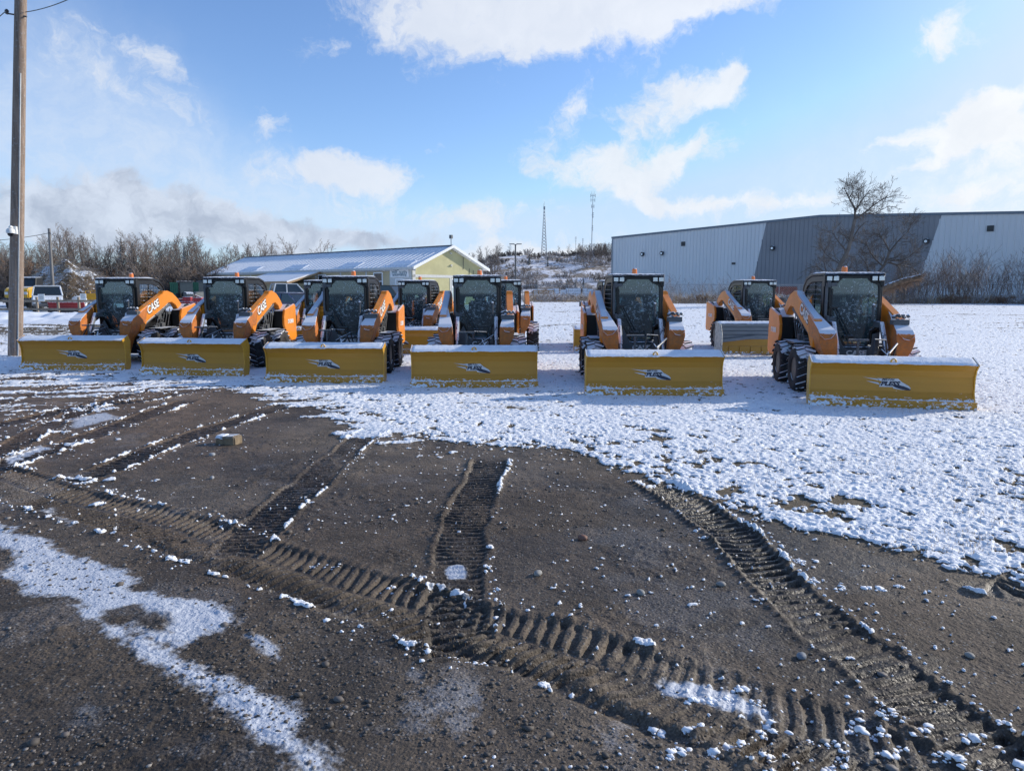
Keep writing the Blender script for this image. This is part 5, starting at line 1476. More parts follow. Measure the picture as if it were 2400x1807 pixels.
    q = MB(); q.box((-.14, -W / 2 - .15, pk - 1.6), (.14, .14, .10)); q.tube([(-.08, -W / 2 - .3, pk - 1.72), (-.2, -W / 2 - .05, pk - 1.6)], .03, 5); q.obj('flood_lamp', tm, t)
    for y_, a_, b_ in ((-W * .70, ez - .2, ez + .85), (-W * .79, ez - .62, ez - .1), (-W * .85, ez - .62, ez - .25)):
        q = MB(); q.tube([(-.09, y_, a_), (-.09, y_, b_)], .02, 5); q.obj('wall_pipe', M['grey'], t)
    # mast with box on the ridge
    q = MB(); q.tube([(-.3, -W / 2, pk - .2), (-.3, -W / 2, pk + .62)], .03, 6); o = q.obj('ridge_mast', M['grey'], t)
    q = MB(); q.box((-.3, -W / 2, pk + .75), (.24, .24, .30)); q.obj('sensor_box', M['greyp'], o, bevel=.02)
    q = MB(); u = ab_local(510, C0, D); q.tube([(u, -1., ez), (u, -1., ez + 1.6)], .03, 5); q.obj('roof_mast', M['grey'], t)
    # wall sign
    u1, u0 = ab_local(917, C0, D), ab_local(961, C0, D); dd = C0[1] + D[1] * (u0 + u1) / 2
    za, zb = at(1000, 629, dd).z - z0, at(1000, 650, dd).z - z0
    s = MB(); s.b2(u0 + .05, u1 - .02, .04, .08, zb, za); sg = s.obj('wall_sign', wt, t, bevel=.01)
    b_ = MB(); b_.b2(u0 - .25, u1 + .12, .003, .032, -.3, za + .1); b_.obj('entrance_surround', tm, t)
    A = Matrix(((-1, 0, 0, 0), (0, 0, 1, 0), (0, 1, 0, 0), (0, 0, 0, 1)))
    cx = (u0 + u1) / 2; w_ = (u1 - u0)
    me = text_mesh('HillCounty', 1.0, off=.004, extr=.004); xs = [v.co.x for v in me.vertices]; k = w_ * .80 / (max(xs) - min(xs))
    me.transform(Matrix.Diagonal((k, k * 1.5, 1, 1)))
    tl = pmat('sign_teal', (.06, .15, .20), .5)
    mobj('sign_lettering', me, tl, sg, Matrix.Translation((cx, .086, (za + zb) / 2 + .02)) @ A)
    me = text_mesh('PROPERTY SERVICES', 1.0, off=.0, extr=.004); xs = [v.co.x for v in me.vertices]; k = w_ * .72 / (max(xs) - min(xs))
    me.transform(Matrix.Diagonal((k, k, 1, 1)))
    mobj('sign_lettering', me, tl, sg, Matrix.Translation((cx, .086, zb + .13)) @ A)
    q = MB(); q.tube([(cx - .28, .086, za - .12), (cx - .14, .086, za - .07), (cx, .086, za - .10), (cx + .16, .086, za - .05)], .016, 4); q.obj('sign_emblem', tl, sg)
    # porch
    ua, ub = ab_local(755, C0, D), ab_local(640, C0, D)
    pz1 = ez - .35; ph = 3.6
    p = MB(); p.prism([(.03, pz1), (ph, pz1 - 1.0), (ph, pz1 - .82), (.03, pz1 + .14)], 'x', ua, ub); pr = p.obj('porch_roof', sn, t)
    q = MB(); q.prism([(.03, pz1 - .06), (ph, pz1 - 1.12), (ph, pz1 - .95), (.03, pz1 + .06)], 'x', ua - .06, ua - .01); q.b2(ua, ub, ph - .02, ph + .04, pz1 - 1.1, pz1 - .86)
    q.obj('porch_fascia', pmat('raw_timber', (.42, .26, .13), .7, var=.15), pr)
    p = MB(); p.b2(ua + 1.6, ub - .3, .04, ph - .5, -.3, pz1 - 1.0); p.obj('porch_wall', wm, t)
    q = MB(); q.b2(ua + .3, ua + .45, ph - .65, ph - .5, -.3, pz1 - .95); q.obj('porch_post', tm, t)
    q = MB(); q.b2(ua + 1.9, ua + 2.8, ph - .49, ph - .44, -.3, 1.75); d = q.obj('door', wt, t)
    q = MB(); q.b2(ua + 2.0, ua + 2.65, ph - .43, ph - .42, .75, 1.6); q.obj('pane', M['cglass'], d)
def roof_snow():
    m, t, b = newmat('snowy_metal_roof')
    tc = t.n('ShaderNodeTexCoord').outputs['Object']
    v = t.n('ShaderNodeMapping', i_Vector=tc, i_Scale=(1.6, .5, .5)).outputs[0]
    n1 = t.noise(v, 1.0, 6, .7); n2 = t.noise(tc, 7.0, 5, .7)
    k = t.math('ADD', n1, t.math('MULTIPLY', n2, .5))
    c = t.mix(t.ss(k, .50, .72), (.58, .59, .62), (.86, .87, .89))
    t.nt.links.new(c, b.inputs['Base Color']); b.inputs['Roughness'].default_value = .6
    return m
long_building()
# ------------------------------------------------------------------ grey warehouse
def warehouse():
    S = 1.2; C0 = (GD(1433, 95 * S).x, 95 * S); D = (.7, -.714)
    z0 = .6; al = lambda x: ab_local(x, C0, D)
    dpt = lambda u: C0[1] + D[1] * u
    up, ur = al(1913), al(2400); L = ur + 14
    zc = at(1433, 557, dpt(0)).z - z0; zp = at(1913, 506, dpt(up)).z - z0; zr = at(2400, 497, dpt(ur)).z - z0
    sr = (zr - zp) / (ur - up)
    top = lambda u: zc + (zp - zc) * u / up if u < up else zp + sr * (u - up)
    t = empty('warehouse', (C0[0], C0[1], z0), math.atan2(D[1], D[0]), label='huge windowless grey metal warehouse with a dark slanting middle panel', cat='warehouse')
    lg = pmat('light_grey_cladding', (.70, .685, .66), .5, var=.04, vscale=.3, stretch=(1, 1, .1)); dg = pmat('slate_grey_cladding', (.25, .245, .25), .5, var=.05, vscale=.3)
    m = MB(); m.prism([(0, -1), (0, zc), (up, zp), (L, top(L)), (L, -1)], 'y', 0, 30); m.obj('wall', lg, t)
    def slx(xt, yt, xb, yb):
        ut, ub = al(xt), al(xb); zt = at(1200, yt, dpt(ut)).z - z0; zb = at(1200, yb, dpt(ub)).z - z0
        return lambda z: ut + (ub - ut) * (zt - z) / (zt - zb)
    e1, e2 = slx(1789, 519, 1767, 640), slx(2193, 500, 2165, 608)
    m = MB()
    ztop1, ztop2 = top(e1(8)), top(e2(8))
    m.prism([(e1(-1), -1), (e1(ztop1), ztop1 - .02), (up, zp - .02), (e2(ztop2), ztop2 - .02), (e2(-1), -1)], 'y', -.025, -.003); m.obj('dark_panel', dg, t)
    rl, rd = MB(), MB(); u = .25
    while u < L:
        zt = top(u) - .05
        # part of this rib lying in the dark panel
        zs = np.linspace(-1, zt, 60); inside = [(e1(z) < u < e2(z)) for z in zs]
        i = 0
        while i < 59:
            j = i
            while j < 59 and inside[j + 1] == inside[i]: j += 1
            j2 = max(j, i + 1)
            y0 = -.028 if inside[i] else -.003
            (rd if inside[i] else rl).prism([(u - .07, y0), (u - .035, y0 - .055), (u + .035, y0 - .055), (u + .07, y0)], 'z', float(zs[i]), float(zs[min(j2, 59)]))
            i = j2
        u += .55
    rl.obj('cladding_ribs', lg, t); rd.obj('cladding_ribs', dg, t)
    m = MB()
    for a, b in ((0, up), (up, L)):
        za, zb = top(a), top(b); m.prism([(a - .1 if a == 0 else a, za - .18), (a - .1 if a == 0 else a, za + .10), (b, zb + .10), (b, zb - .18)], 'y', -.16, -.09)
    m.obj('roof_trim', pmat('roof_trim', (.16, .19, .22), .5), t)
    m = MB(); m.b2(-.05, .12, -.1, -.003, -1, zc - .2); m.obj('corner_trim', pmat('corner_trim', (.30, .32, .34), .5), t)
    for x, y in ((1505.6, 596), (1551, 594), (1807.5, 582), (2163, 566)):
        u = al(x); z = at(1200, y, dpt(u)).z - z0
        l = MB(); l.box((u, -.16, z), (.30, .20, .30)); l.lathe([(.30, -.42), (.34, -.25), (.20, -.20), (.0001, -.2)], 16, 'y', (u, 0, z)); o = l.obj('wall_lamp', M['black'], t)
        l = MB(); l.lathe([(.14, -.46), (.16, -.43), (.0001, -.425)], 12, 'y', (u - .02, 0, z - .02)); l.obj('lens', M['lens'], o)
    for x, y, w in ((1598, 572, .62), (2308, 536, .62), (1717, 618, .5)):
        u = al(x); z = at(1200, y, dpt(u)).z - z0; h = w if y != 618 else .28
        l = MB(); l.b2(u - w / 2, u + w / 2, -.12, -.05, z - h / 2, z + h / 2)
        o = l.obj('vent', M['black'], t)
        l = MB()
        for k in range(4): l.b2(u - w / 2 + .04, u + w / 2 - .04, -.15, -.121, z - h / 2 + h * (k + .3) / 4, z - h / 2 + h * (k + .6) / 4)
        l.obj('louvre', M['grey'], o)
warehouse()
# ------------------------------------------------------------------ hill, towers, lamp post
def hill():
    V_, F_ = [], []; nx, ny = 260, 90
    xs = np.linspace(-130, 150, nx + 1); ys = np.linspace(128, 330, ny + 1)
    X, Y = np.meshgrid(xs, ys); X = X.ravel(); Y = Y.ravel()
    crest = at(1200, 600, 225).z - .6
    s = sstep(Y, 132, 228); lat = sstep(X, -34, 0) * .85 + .15
    n = fbm(X, Y, .035, 4, 141, .55) - .5; n2 = fbm(X, Y, .22, 4, 143, .6) - .5
    Z = .6 + s * lat * crest * (1 + .25 * n * (1 - sstep(Y, 180, 228) * .6)) + s * n2 * 2.2 * (1 - .5 * sstep(Y, 200, 230)) + sstep(X, 22, 45) * s * 1.6
    Z -= sstep(Y, 235, 330) * 3; Z = np.where(s < .01, .4, Z)
    for a, b, c in zip(X, Y, Z): V_.append((float(a), float(b), float(c)))
    for j in range(ny):
        for i in range(nx):
            a = j * (nx + 1) + i; F_.append((a, a + 1, a + nx + 2, a + nx + 1))
    m, t, b = newmat('snowy_hillside')
    tc = t.n('ShaderNodeTexCoord').outputs['Object']
    n1 = t.noise(tc, .16, 6, .65); n2_ = t.noise(tc, 1.1, 6, .7)
    k = t.math('ADD', t.math('MULTIPLY', n1, .6), t.math('MULTIPLY', n2_, .5))
    c = t.mix(t.ss(n2_, .4, .65), (.20, .16, .12), (.36, .28, .20))
    c = t.mix(t.ss(k, .50, .60), c, (.80, .80, .83))
    t.nt.links.new(c, b.inputs['Base Color']); b.inputs['Roughness'].default_value = .8
    MB().add(V_, F_).obj('hill', m, smooth=True, kind='structure', fixn=False)
    Zg = Z.reshape(ny + 1, nx + 1)
    def hz(x, y):
        i = int(np.clip((x + 130) / 280 * nx, 0, nx)); j = int(np.clip((y - 128) / 202 * ny, 0, ny)); return float(Zg[j, i])
    return hz
HZ = hill()
hb = [shrub_mb(180 + i, 2.6, 14, 2.6, .035, 2, (6, 3), r=.05).obj('hill_shrub', M[('frosty', 'twig', 'frosty', 'twigd')[i]], fixn=False, label='frosted leafless shrub on the snowy hillside', cat='shrub') for i in range(4)]
KH = Kind(hb); gh = 'leafless shrubs growing on the snowy hill'
def xat(px, d): return GD(px, d).x
for k in range(150):
    d = rnd.uniform(140, 224); px = rnd.uniform(1085, 1440); x = xat(px, d)
    if vnoise(np.array([x * .12]), np.array([d * .06]), 151)[0] < .38: continue
    s_ = rnd.uniform(.5, 1.15)
    KH.put(rnd, (x, d, HZ(x, d) - .05), (s_, s_ * rnd.uniform(.45, .8)), label='leafless shrub dusted with snow on the slope of the hill', group=gh)
for k in range(60):
    d = rnd.uniform(218, 230); px = rnd.uniform(1060, 1400); x = xat(px, d)
    KH.put(rnd, (x, d, HZ(x, d) - .05), (rnd.uniform(.5, .9), rnd.uniform(.35, .65)), i=rnd.choice((1, 3)), label='leafless brown shrub along the crest of the hill', group='leafless shrubs along the crest of the hill')
gd = 'leafless tall saplings of the brown thicket beside the warehouse'
for k in range(90):
    d = rnd.uniform(190, 222); px = rnd.uniform(1352, 1450); x = xat(px, d)
    hgt = .85 * (H + (682 - (598 - 10 * math.sin((px - 1352) / 98 * PI * .7) + rnd.uniform(-2, 12))) / F * d) - HZ(x, d)
    hgt = max(3.5, min(9, hgt)); KT.put(rnd, (x, d, HZ(x, d)), (hgt / 10 * 1.3, hgt / 10), label='brown leafless sapling of the dense thicket on the hill next to the warehouse', group=gd)
for k in range(40):
    d = rnd.uniform(165, 200); px = rnd.uniform(1075, 1175); x = xat(px, d)
    KT.put(rnd, (x, d, HZ(x, d)), (.65, .45), label='leafless sapling on the hill right of the gabled building', group='saplings on the hill beside the gabled building')
for px, ytop, lb in ((1166, 577, 'lone spreading leafless tree on the hill crest, left of the street lamp'), (1194, 582, 'leafless tree on the hill crest just left of the street lamp'), (1308, 583, 'narrow leafless tree on the crest, right of the lattice tower'), (1334, 580, 'round leafless tree on the crest below the small left mast'), (1262, 594, 'low leafless tree on the crest left of the lattice tower'), (1352, 584, 'leafless tree on the crest under the two small masts')):
    d = 226; x = xat(px, d); z = HZ(x, d); KR.put(rnd, (x, d, z), (H + (682 - ytop) / F * d - z) / 10 * 1.0, label=lb)
for i, (px, py, h) in enumerate(((1348, 668, 2.2), (1367, 664, 3.0), (1328, 670, 2.5), (1258, 668, 2.2), (1240, 630, 3.5), (1283, 640, 3))):
    d = 150 if py > 655 else 190; x = xat(px, d)
    conifer('small evergreen %s' % ('on the hill foot, left of the third front tower side' if 0 else ('low on the snowy hill, leftmost of the three by the boxes', 'low on the snowy hill, tallest of the three by the boxes', 'low on the snowy hill, farthest left of the three by the boxes', 'low on the hill near the street lamp', 'halfway up the hill near the street lamp', 'halfway up the hill below the lattice tower')[i]), h, (x, d, HZ(x, d)), 50 + i)
def lattice_tower():
    d = 300; p = at(1275, 606, d); tp = at(1275, 478, d); h = tp.z - p.z
    t = empty('lattice_tower', p, label='tall grey lattice radio tower on the hill', cat='radio tower')
    w0, w1 = 1.25, .16; m = MB(); g = MB(); n = 16
    wz = lambda u: w0 + (w1 - w0) * min(1, u / .93)
    for sx in (-1, 1):
        for sy in (-1, 1):
            l = MB(); l.tube([(sx * w0, sy * w0, -1.5), (sx * w1, sy * w1, h * .93)], [.13, .08], 5); l.obj('leg', M['grey2'], t)
    for i in range(n):
        u0, u1 = i / n * .93, (i + 1) / n * .93; a, b = wz(u0), wz(u1)
        for s in (-1, 1):
            g.tube([(-a, s * a, u0 * h), (b, s * b, u1 * h)], .06, 4); g.tube([(a, s * a, u0 * h), (-b, s * b, u1 * h)], .06, 4)
            g.tube([(s * a, -a, u0 * h), (s * b, b, u1 * h)], .06, 4); g.tube([(s * a, a, u0 * h), (s * b, -b, u1 * h)], .06, 4)
    g.obj('bracing', M['grey2'], t)
    a = MB(); a.b2(-.35, .35, -.35, .35, h * .90, h * .95); a.tube([(0, 0, h * .93), (0, 0, h + .8)], .05, 5); a.tube([(-.3, 0, h * .95), (-.3, 0, h)], .05, 5); a.obj('antenna', M['grey2'], t)
M['grey2'] = pmat('galvanised_steel', (.32, .34, .37), .5, var=.05)
def mast(px, ytop, ybase, d, r, label, lean=0.0):
    p = at(px, ybase, d); tp = at(px, ytop, d); h = tp.z - p.z
    t = empty('radio_mast', p, label=label, cat='radio mast')
    MB().tube([(0, 0, -2), (lean, 0, h)], [r, r * .55], 7).obj('pole', M['grey2'], t)
    k = h / 25
    for zz, w in ((.97, .9), (.90, .8), (.80, .5), (.66, .5), (.45, .4)):
        a = MB()
        for s in (-1, 0, 1): a.b2(lean * zz + s * w * k - .09 * k, lean * zz + s * w * k + .09 * k, -.3 * k, -.1 * k, h * zz - .7 * k, h * zz + .7 * k) if zz > .75 else a.box((lean * zz + w * .6 * k, 0, h * zz + s * .8 * k), (.35 * k, .3 * k, .35 * k))
        a.b2(lean * zz - w * k, lean * zz + w * k, -.12 * k, .0, h * zz - .06 * k, h * zz + .06 * k)
        a.obj('antenna_panel', M['grey2'], t)
    for s in (-.5, .5): MB().tube([(lean + s * k, 0, h * .97), (lean + s * k, 0, h + 1.0 * k)], .05, 4).obj('whip_antenna', M['grey2'], t)
lattice_tower()
mast(1386, 455, 600, 300, .20, 'tallest radio mast, thin grey pole hung with antennas above the thicket', .3)
mast(1349, 556, 604, 420, .16, 'small distant radio mast, left one of the two small masts')
mast(1365.5, 560, 604, 430, .22, 'small distant radio mast, right one of the two small masts')
def lamp_post():
    d = 84; p = GD(1208, d); h = at(1208, 573, d).z - p.z
    t = empty('street_lamp', p, label='tall dark lamp post with two flat heads in front of the snowy hill', cat='street lamp')
    MB().tube([(0, 0, -.2), (0, 0, h)], [.11, .08], 10).obj('pole', M['grey'], t)
    for s in (-1, 1):
        MB().box((s * .42, 0, h + .03), (.62, .26, .09)).obj('lamp_head', M['grey'], t, bevel=.02)
        MB().tube([(0, 0, h - .05), (s * .2, 0, h)], .04, 6).obj('bracket', M['grey'], t)
lamp_post()
# ------------------------------------------------------------------ far side of the field
def chain_fence(x0, x1, d, h, n, label):
    a, b = GD(x0, d), GD(x1, d); L = b.x - a.x
    t = empty('chain_link_fence', a, label=label, cat='fence')
    for i in range(n + 1): MB().tube([(L * i / n, 0, -.2), (L * i / n, 0, h + .05)], .035, 6).obj('post', M['grey2'], t)
    MB().tube([(0, 0, h), (L, 0, h)], .03, 5).obj('top_rail', M['grey2'], t)
    m = MB(); k = 0.0; st = .22
    while k < L:
        m.tube([(k, 0, .05), (min(L, k + h), 0, min(h, L - k + .05))], .006, 3, False); m.tube([(k, 0, h), (min(L, k + h), 0, max(.05, h - (L - k)))], .006, 3, False); k += st
    m.obj('mesh_wire', M['grey2'], t, fixn=False)
chain_fence(1225, 1440, 84, 1.8, 6, 'chain-link fence with rails in front of the row of white boxes')
chain_fence(1500, 2430, 69.5, 1.75, 20, 'chain-link fence along the weeds in front of the warehouse')
bx = [1258, 1291, 1304, 1320, 1333, 1343, 1354, 1371, 1383]
B0 = None
for i, x in enumerate(bx):
    p = GD(x, 92)
    if B0 is None:
        B0 = empty('storage_tote', label='', cat='storage tote')
        MB().b2(-.33, .33, -.3, .3, .35, 1.45).obj('tank', pmat('white_plastic', (.66, .70, .76), .5, var=.15, snow=.9, sthr=.7), B0, bevel=.04)
        c = MB()
        for z in (.4, .75, 1.1, 1.42): c.b2(-.345, .345, -.315, -.305, z - .02, z + .02)
        c.obj('cage', M['grey2'], B0); MB().b2(-.36, .36, -.32, .32, -.1, .33).obj('pallet', M['wood'], B0)
        o = B0
    else: o = copy_tree(B0)
    o.location = p; o.rotation_euler = (0, 0, R(rnd.uniform(-20, 20))); o.scale = (rnd.uniform(.8, 1.25),) * 2 + (rnd.uniform(.9, 1.05),)
    o['group'] = 'white storage totes in a row behind the chain-link fence'; o['label'] = 'white plastic tote in the row behind the chain-link fence below the hill'
def pallet_stack():
    p = GD(1268, 80); t = empty('pallet_stack', p, R(6), label='tan wooden pallets leaning upright at the field edge, below the hill', cat='pallets')
    pm = pmat('pallet_wood', (.42, .27, .14), .8, var=.3)
    for k in range(3):
        m = MB(); y = k * .3; x0 = -.9 + k * .65
        for i in range(6): m.box((x0 + .6, y + .03 * i * .3, .16 + i * .2), (1.15, .03, .10))
        for i in range(3): m.box((x0 + .08 + i * .52, y + .06, .62), (.06, .10, 1.2))
        m.obj('pallet', pm, t)
pallet_stack()
def red_stack():
    p = GD(1838, 72); t = empty('barrier_stack', p, R(-8), label='stack of rusty red metal panels in front of the dark part of the warehouse', cat='stack')
    rm = pmat('rusty_red', (.26, .075, .05), .7, var=.3, snow=.8, sthr=.8)
    for k in range(5):
        m = MB(); z = .62 + k * .20; x = .05 * (k % 2)
        m.tube([(-1.25 + x, 0, z), (1.2 + x, 0, z)], .05, 6); m.tube([(-1.25 + x, 0, z + .12), (1.2 + x, 0, z + .12)], .04, 6)
        for i in range(14): m.tube([(-1.2 + x + i * .18, 0, z), (-1.2 + x + i * .18, 0, z + .12)], .03, 4)
        m.b2(-1.2 + x, 1.15 + x, .05, 1.1, z, z + .12); m.obj('panel', rm, t)
    MB().b2(-1.0, 1.0, 0, 1.1, -.1, .6).obj('support', M['wood'], t)
red_stack()
# weeds along the far edge of the field
def weeds():
    r_ = random.Random(21); a_, b_ = MB(), MB()
    for k in range(5200):
        x = r_.uniform(1500, 2440) if r_.random() < .72 else r_.uniform(1225, 1450); d = r_.uniform(64.5, 69) if x > 1480 else r_.uniform(73, 82)
        p = GD(x, d); h = r_.uniform(.25, 1.05) * (1.25 if 1480 < x < 1790 else 1.0)
        if vnoise(np.array([p.x * .35]), np.array([1.0]), 161)[0] < .25 and r_.random() < .6: h *= .5
        dx = r_.gauss(0, .35) * h
        (a_ if r_.random() < .5 else b_).tube([p + Vector((0, 0, -.05)), p + Vector((dx * .4, r_.gauss(0, .1), h * .6)), p + Vector((dx, r_.gauss(0, .15), h * r_.uniform(.75, 1)))], [.014, .012, .006], 3, False)
    a_.obj('weeds', M['straw'], fixn=False, kind='stuff', label='tan dry weeds along the far edge of the field', cat='weeds')
    b_.obj('weeds', M['frosty'], fixn=False, kind='stuff', label='frosted grey weeds along the far edge of the field', cat='weeds')
weeds()
fb_ = [shrub_mb(230 + i, 1.0, 14, .9, .010, 2, (8, 4), r=.016, wig=.35).obj('brush_clump', M[('frosty', 'twig2', 'frosty')[i]], fixn=False, label='low clump of frosted brush', cat='brush') for i in range(3)]
KF = Kind(fb_)
for k in range(70):
    far = k < 22
    x = rnd.uniform(1225, 1445) if far else rnd.uniform(1490, 2420); d = rnd.uniform(73, 80) if far else rnd.uniform(63.5, 67)
    KF.put(rnd, GD(x, d), (rnd.uniform(.8, 1.4), rnd.uniform(.5, 1.0)), label='low tangled clump of frosted brush at the field edge %s' % ('below the hill' if far else 'before the warehouse'), group='low brush clumps %s' % ('below the hill' if far else 'before the warehouse'))
# sumac thicket in front of the warehouse
sm = [shrub_mb(260 + i, 4.2, 5, 1.9, .009, 2, (6, 2), r=.026, wig=.17).obj('sumac_shrub', M[('frosty', 'twig2', 'twig', 'bark')[i]], fixn=False, label='tall leafless sumac', cat='shrub') for i in range(4)]
KS = Kind(sm)
for k in range(58):
    x = rnd.uniform(2085, 2480); d = rnd.uniform(64.5, 70)
    yt = prof([(2085, 640), (2130, 612), (2170, 590), (2250, 583), (2310, 592), (2400, 585), (2480, 585)], x) + rnd.uniform(-4, 14)
    p = GD(x, d); hh = H + (682 - yt) / F * d - p.z
    KS.put(rnd, p, (rnd.uniform(.8, 1.1), hh / 4.8), label='tall leafless sumac stem cluster in the thicket at the right, before the pale warehouse wall', group='sumac shrubs of the thicket at the right')
for k in range(26):
    x = rnd.uniform(1500, 1790) if k < 18 else rnd.uniform(1930, 2100); d = rnd.uniform(70, 74)
    p = GD(x, d); hh = rnd.uniform(2.0, 3.1); KS.put(rnd, p, (rnd.uniform(.6, .8), hh / 4.5), label='thin leafless shrub in front of the warehouse left of the bare willow', group='thin leafless shrubs before the warehouse')
# the leaning willow and its neighbour
def guided_tree(name, label, d, base, limbs, seed, twn, tw_len, scale=1.0, mat='bark', tmat='twigd'):
    b = GD(base, d); t = empty(name, b, label=label, cat='tree'); r_ = random.Random(seed)
    tr, cr = MB(), MB(); first = True; out = []
    for pts, r0, r1 in limbs:
        P3 = [at(x, y, d + yy) - b for x, y, yy in pts]
        if first: P3[0] = Vector((P3[0].x, P3[0].y, -.2))
        sm_ = smooth_line([tuple(p) for p in P3], 4); sm_ = [Vector(p) for p in sm_]
        n = len(sm_); rad = [r0 + (r1 - r0) * i / (n - 1) for i in range(n)]
        (tr if first else cr).tube(sm_, rad, 8 if r0 > .06 else 5); first = False
        P_ = dict(seg=5, wig=.20, up=.05, rmin=.008, lev=2, nb=(5, 3), low=.15, ang=40, len=(.50, .6))
        for k in range(int(twn * (1.2 if r0 < .1 else .7))):
            u = r_.uniform(.25 if r0 > .12 else .08, 1) * (n - 1); i = min(int(u), n - 2); q = sm_[i].lerp(sm_[i + 1], u - i); ax = (sm_[i + 1] - sm_[i]).normalized()
            o = ax.orthogonal().normalized(); o.rotate(Matrix.Rotation(r_.random() * 6.28, 3, ax)); an = R(r_.uniform(30, 75))
            grow_branch(r_, q, (ax * math.cos(an) + o * math.sin(an)).normalized(), tw_len * r_.uniform(.5, 1.2), max(.012, rad[i] * .28), 0, P_, out)
    for pts, rad, lev in out: cr.tube(pts, rad, 4 if lev == 0 else 3, caps=False)
    tr.obj('trunk', M[mat], t, fixn=False, smooth=True); cr.obj('crown', M[tmat], t, fixn=False)
guided_tree('bare_willow', 'tall leaning leafless tree rising above the warehouse roof', 61, 1950,
    [([(1948, 705, 0), (1955, 660, 0), (1970, 620, 0), (1988, 585, 0), (1998, 540, 0), (2003, 515, 0)], .22, .13),
     ([(2003, 515, 0), (2003, 490, .3), (1990, 465, .6), (1978, 440, .8)], .10, .03), ([(1990, 465, .5), (2000, 445, .4), (1995, 430, .2)], .05, .02), ([(2003, 515, 0), (2025, 500, -.3), (2050, 480, -.5), (2080, 460, -.8)], .09, .03),
     ([(2003, 500, 0), (2020, 470, .5), (2040, 445, .8)], .07, .025), ([(1990, 580, 0), (2010, 540, .6), (2030, 520, .9)], .07, .03), ([(1970, 620, 0), (1940, 600, .5), (1920, 575, .8)], .06, .02), ([(1985, 590, 0), (1960, 560, .5), (1950, 540, .8)], .06, .02), ([(2025, 500, 0), (2050, 500, .3), (2085, 482, .5)], .05, .02), ([(2003, 500, 0), (2012, 470, .2), (2010, 440, .5)], .06, .02)], 5, 19, 1.5)
guided_tree('bare_tree', 'wide crooked leafless tree with drooping limbs right of the leaning one', 63, 2010,
    [([(1985, 705, 0), (2000, 680, 0), (2040, 655, 0), (2070, 625, 0), (2085, 590, 0)], .17, .10),
     ([(2085, 590, 0), (2075, 570, .5), (2060, 550, .9)], .07, .03), ([(2085, 590, 0), (2110, 560, .4), (2130, 540, .8), (2135, 520, .9)], .07, .025), ([(2070, 625, 0), (2045, 600, .8), (2030, 570, 1.2)], .08, .03), ([(2085, 612, 0), (2125, 605, -.5), (2150, 585, -.8)], .07, .025),
     ([(2080, 615, 0), (2105, 625, -.4), (2118, 660, -.6), (2122, 700, -.6)], .09, .05), ([(2100, 620, 0), (2140, 630, .5), (2165, 660, .8)], .06, .03), ([(2010, 676, 0), (1985, 640, .5), (1960, 655, .9)], .06, .02), ([(2040, 655, 0), (2030, 620, .5), (2010, 595, .9)], .06, .02)], 6, 30, 1.4)
guided_tree('bare_tree', 'low dense leafless tree behind the rightmost loader cab', 65, 1900,
    [([(1975, 710, 0), (1965, 680, 0), (1940, 650, 0)], .10, .06), ([(1940, 650, 0), (1915, 625, .5), (1890, 630, .8)], .05, .02), ([(1965, 680, 0), (1985, 640, .5), (2000, 610, .8)], .06, .02), ([(1940, 650, 0), (1930, 600, .5), (1945, 570, .8)], .05, .02)], 8, 16, 1.2)
def fallen_log():
    a = at(2050, 688, 60); b = at(2158, 650, 59)
    t = empty('fallen_trunk', a, label='broken trunk lying aslant, snow along its top, right of the rightmost loader cab', cat='log')
    m = MB(); n = 14; r_ = random.Random(2)
    pts = [(b - a) * (i / n) + Vector((0, 0, .18 * math.sin(i / n * PI))) for i in range(n + 1)]; m.tube(pts, [.22 + .10 * r_.random() - .02 * i / n for i in range(n + 1)], 10)
    m.obj('trunk', pmat('rotten_bark', (.17, .11, .07), .9, var=.5, vscale=4, snow=.9, sthr=.80, snscale=5, bump=.03, bscale=8), t, smooth=True)
    m = MB()
    for k in range(420):
        q = pts[-1] * r_.uniform(.15, 1.04) + Vector((0, r_.gauss(0, .12), r_.uniform(-.28, .2))); m.tube([q, q + Vector((r_.uniform(-.2, .5), r_.gauss(0, .2), r_.uniform(-.5, .4)))], [.02, .008], 3, False)
    m.obj('splinters', M['twig2'], t, fixn=False)
    MB().tube([pts[6] + Vector((0, .1, -.1)), pts[6] + Vector((.1, .2, -1.6))], .09, 6).obj('prop_branch', M['bark'], t)
fallen_log()
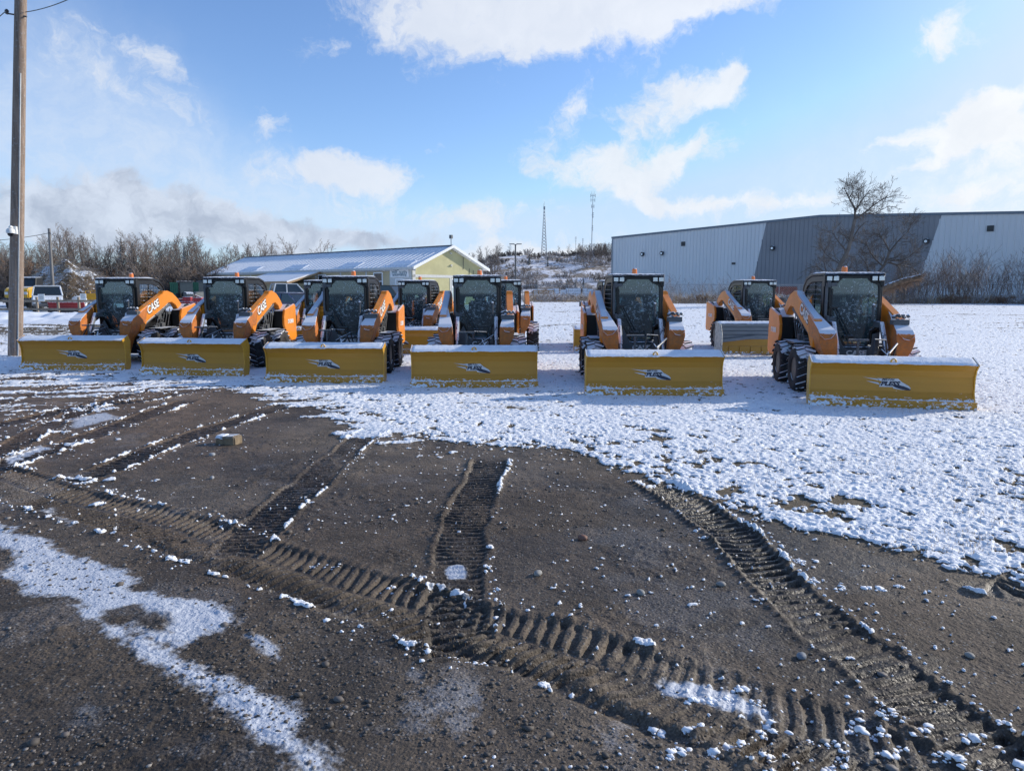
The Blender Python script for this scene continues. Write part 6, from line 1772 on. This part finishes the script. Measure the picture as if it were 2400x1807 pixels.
# ------------------------------------------------------------------ small things on the ground
def rock(px, py, w, hr, col, label, seed, name='stone', snow=0.0):
    g = G(px, py); s = w / F * (g.y / .99) / 2
    m = MB().blob((0, 0, 0), (s, s * .8, s * hr), 3, seed, .06)
    r_ = random.Random(seed); ph = [r_.uniform(0, 6) for _ in range(4)]
    m.v = [(x * (1 + .08 * math.sin(3 * y / s + ph[0])), y * (1 + .08 * math.sin(2.4 * x / s + ph[1])), z * (1 + .06 * math.sin(2 * x / s + ph[2]))) for x, y, z in m.v]
    o = m.obj(name, pmat('rock', col, .7, var=.15, vscale=18, snow=snow, sthr=.7), loc=(g.x, g.y + s * .4, HG(g.x, g.y + s * .4) + s * hr * .55), rz=seed, smooth=True, label=label, cat='stone'); return o
rock(1261, 1345, 24, .65, (.30, .29, .27), 'pale grey cobble left of the middle of the bare mud, nearest the centre track', 1)
rock(1503, 1390, 24, .6, (.26, .26, .25), 'pale grey cobble midway between the centre track and the right track', 2)
rock(1691, 1370, 22, .6, (.27, .26, .25), 'grey cobble close to the left rim of the right-hand track', 3)
rock(1881, 1538, 28, .6, (.20, .22, .25), 'bluish grey cobble right of the frozen puddle in the wide chevron track', 4)
rock(2277, 1534, 26, .55, (.26, .25, .23), 'rounded grey cobble near the right edge of the photo', 5)
rock(1366, 1262, 26, .6, (.20, .10, .07), 'reddish brown clod on the mud between the two bar tracks', 6, 'clod')
rock(496, 1068, 14, .7, (.32, .33, .35), 'small pale stone just below the tan block', 7)
rock(496, 1121, 12, .7, (.30, .31, .33), 'smaller pale stone farther below the tan block', 8)
def tan_block():
    g = G(530, 1042); w = 52 / F * g.y; d = empty
    m = MB(); m.prism([(-w / 2, 0), (-w / 2, .075), (-w * .22, .105), (w * .44, .115), (w / 2, .095), (w / 2, .0)], 'y', -.06, .10)
    o = m.obj('stone_block', pmat('tan_stone', (.22, .165, .105), .85, var=.25, vscale=14, snow=.9, sthr=.9, bump=.006, bscale=40), loc=(g.x, g.y + .06, HG(g.x, g.y) - .01), rz=R(-12), bevel=.012, seg=2, label='tan broken block lying alone on the mud, snow on its left end', cat='block')
    V_, F_ = snow_strip(-w / 2 - .004, -w * .12, -.055, .092, .09, .100, .022, 17, 24, 8)
    MB().add(V_, F_).obj('snow_cap', M['snow'], o, smooth=True)
tan_block()
g = GD(1363, 58); m = MB(); m.b2(-.17, .17, -.15, .15, -.05, .40)
o = m.obj('dark_block', M['grey'], loc=g, bevel=.03, label='small dark block standing alone on the far snowy field', cat='block')
MB().b2(-.12, .12, -.1, .1, .40, .43).obj('snow_cap', M['snow'], o)
for K in (KR, KT, KB, KH, KF, KS): K.tidy()
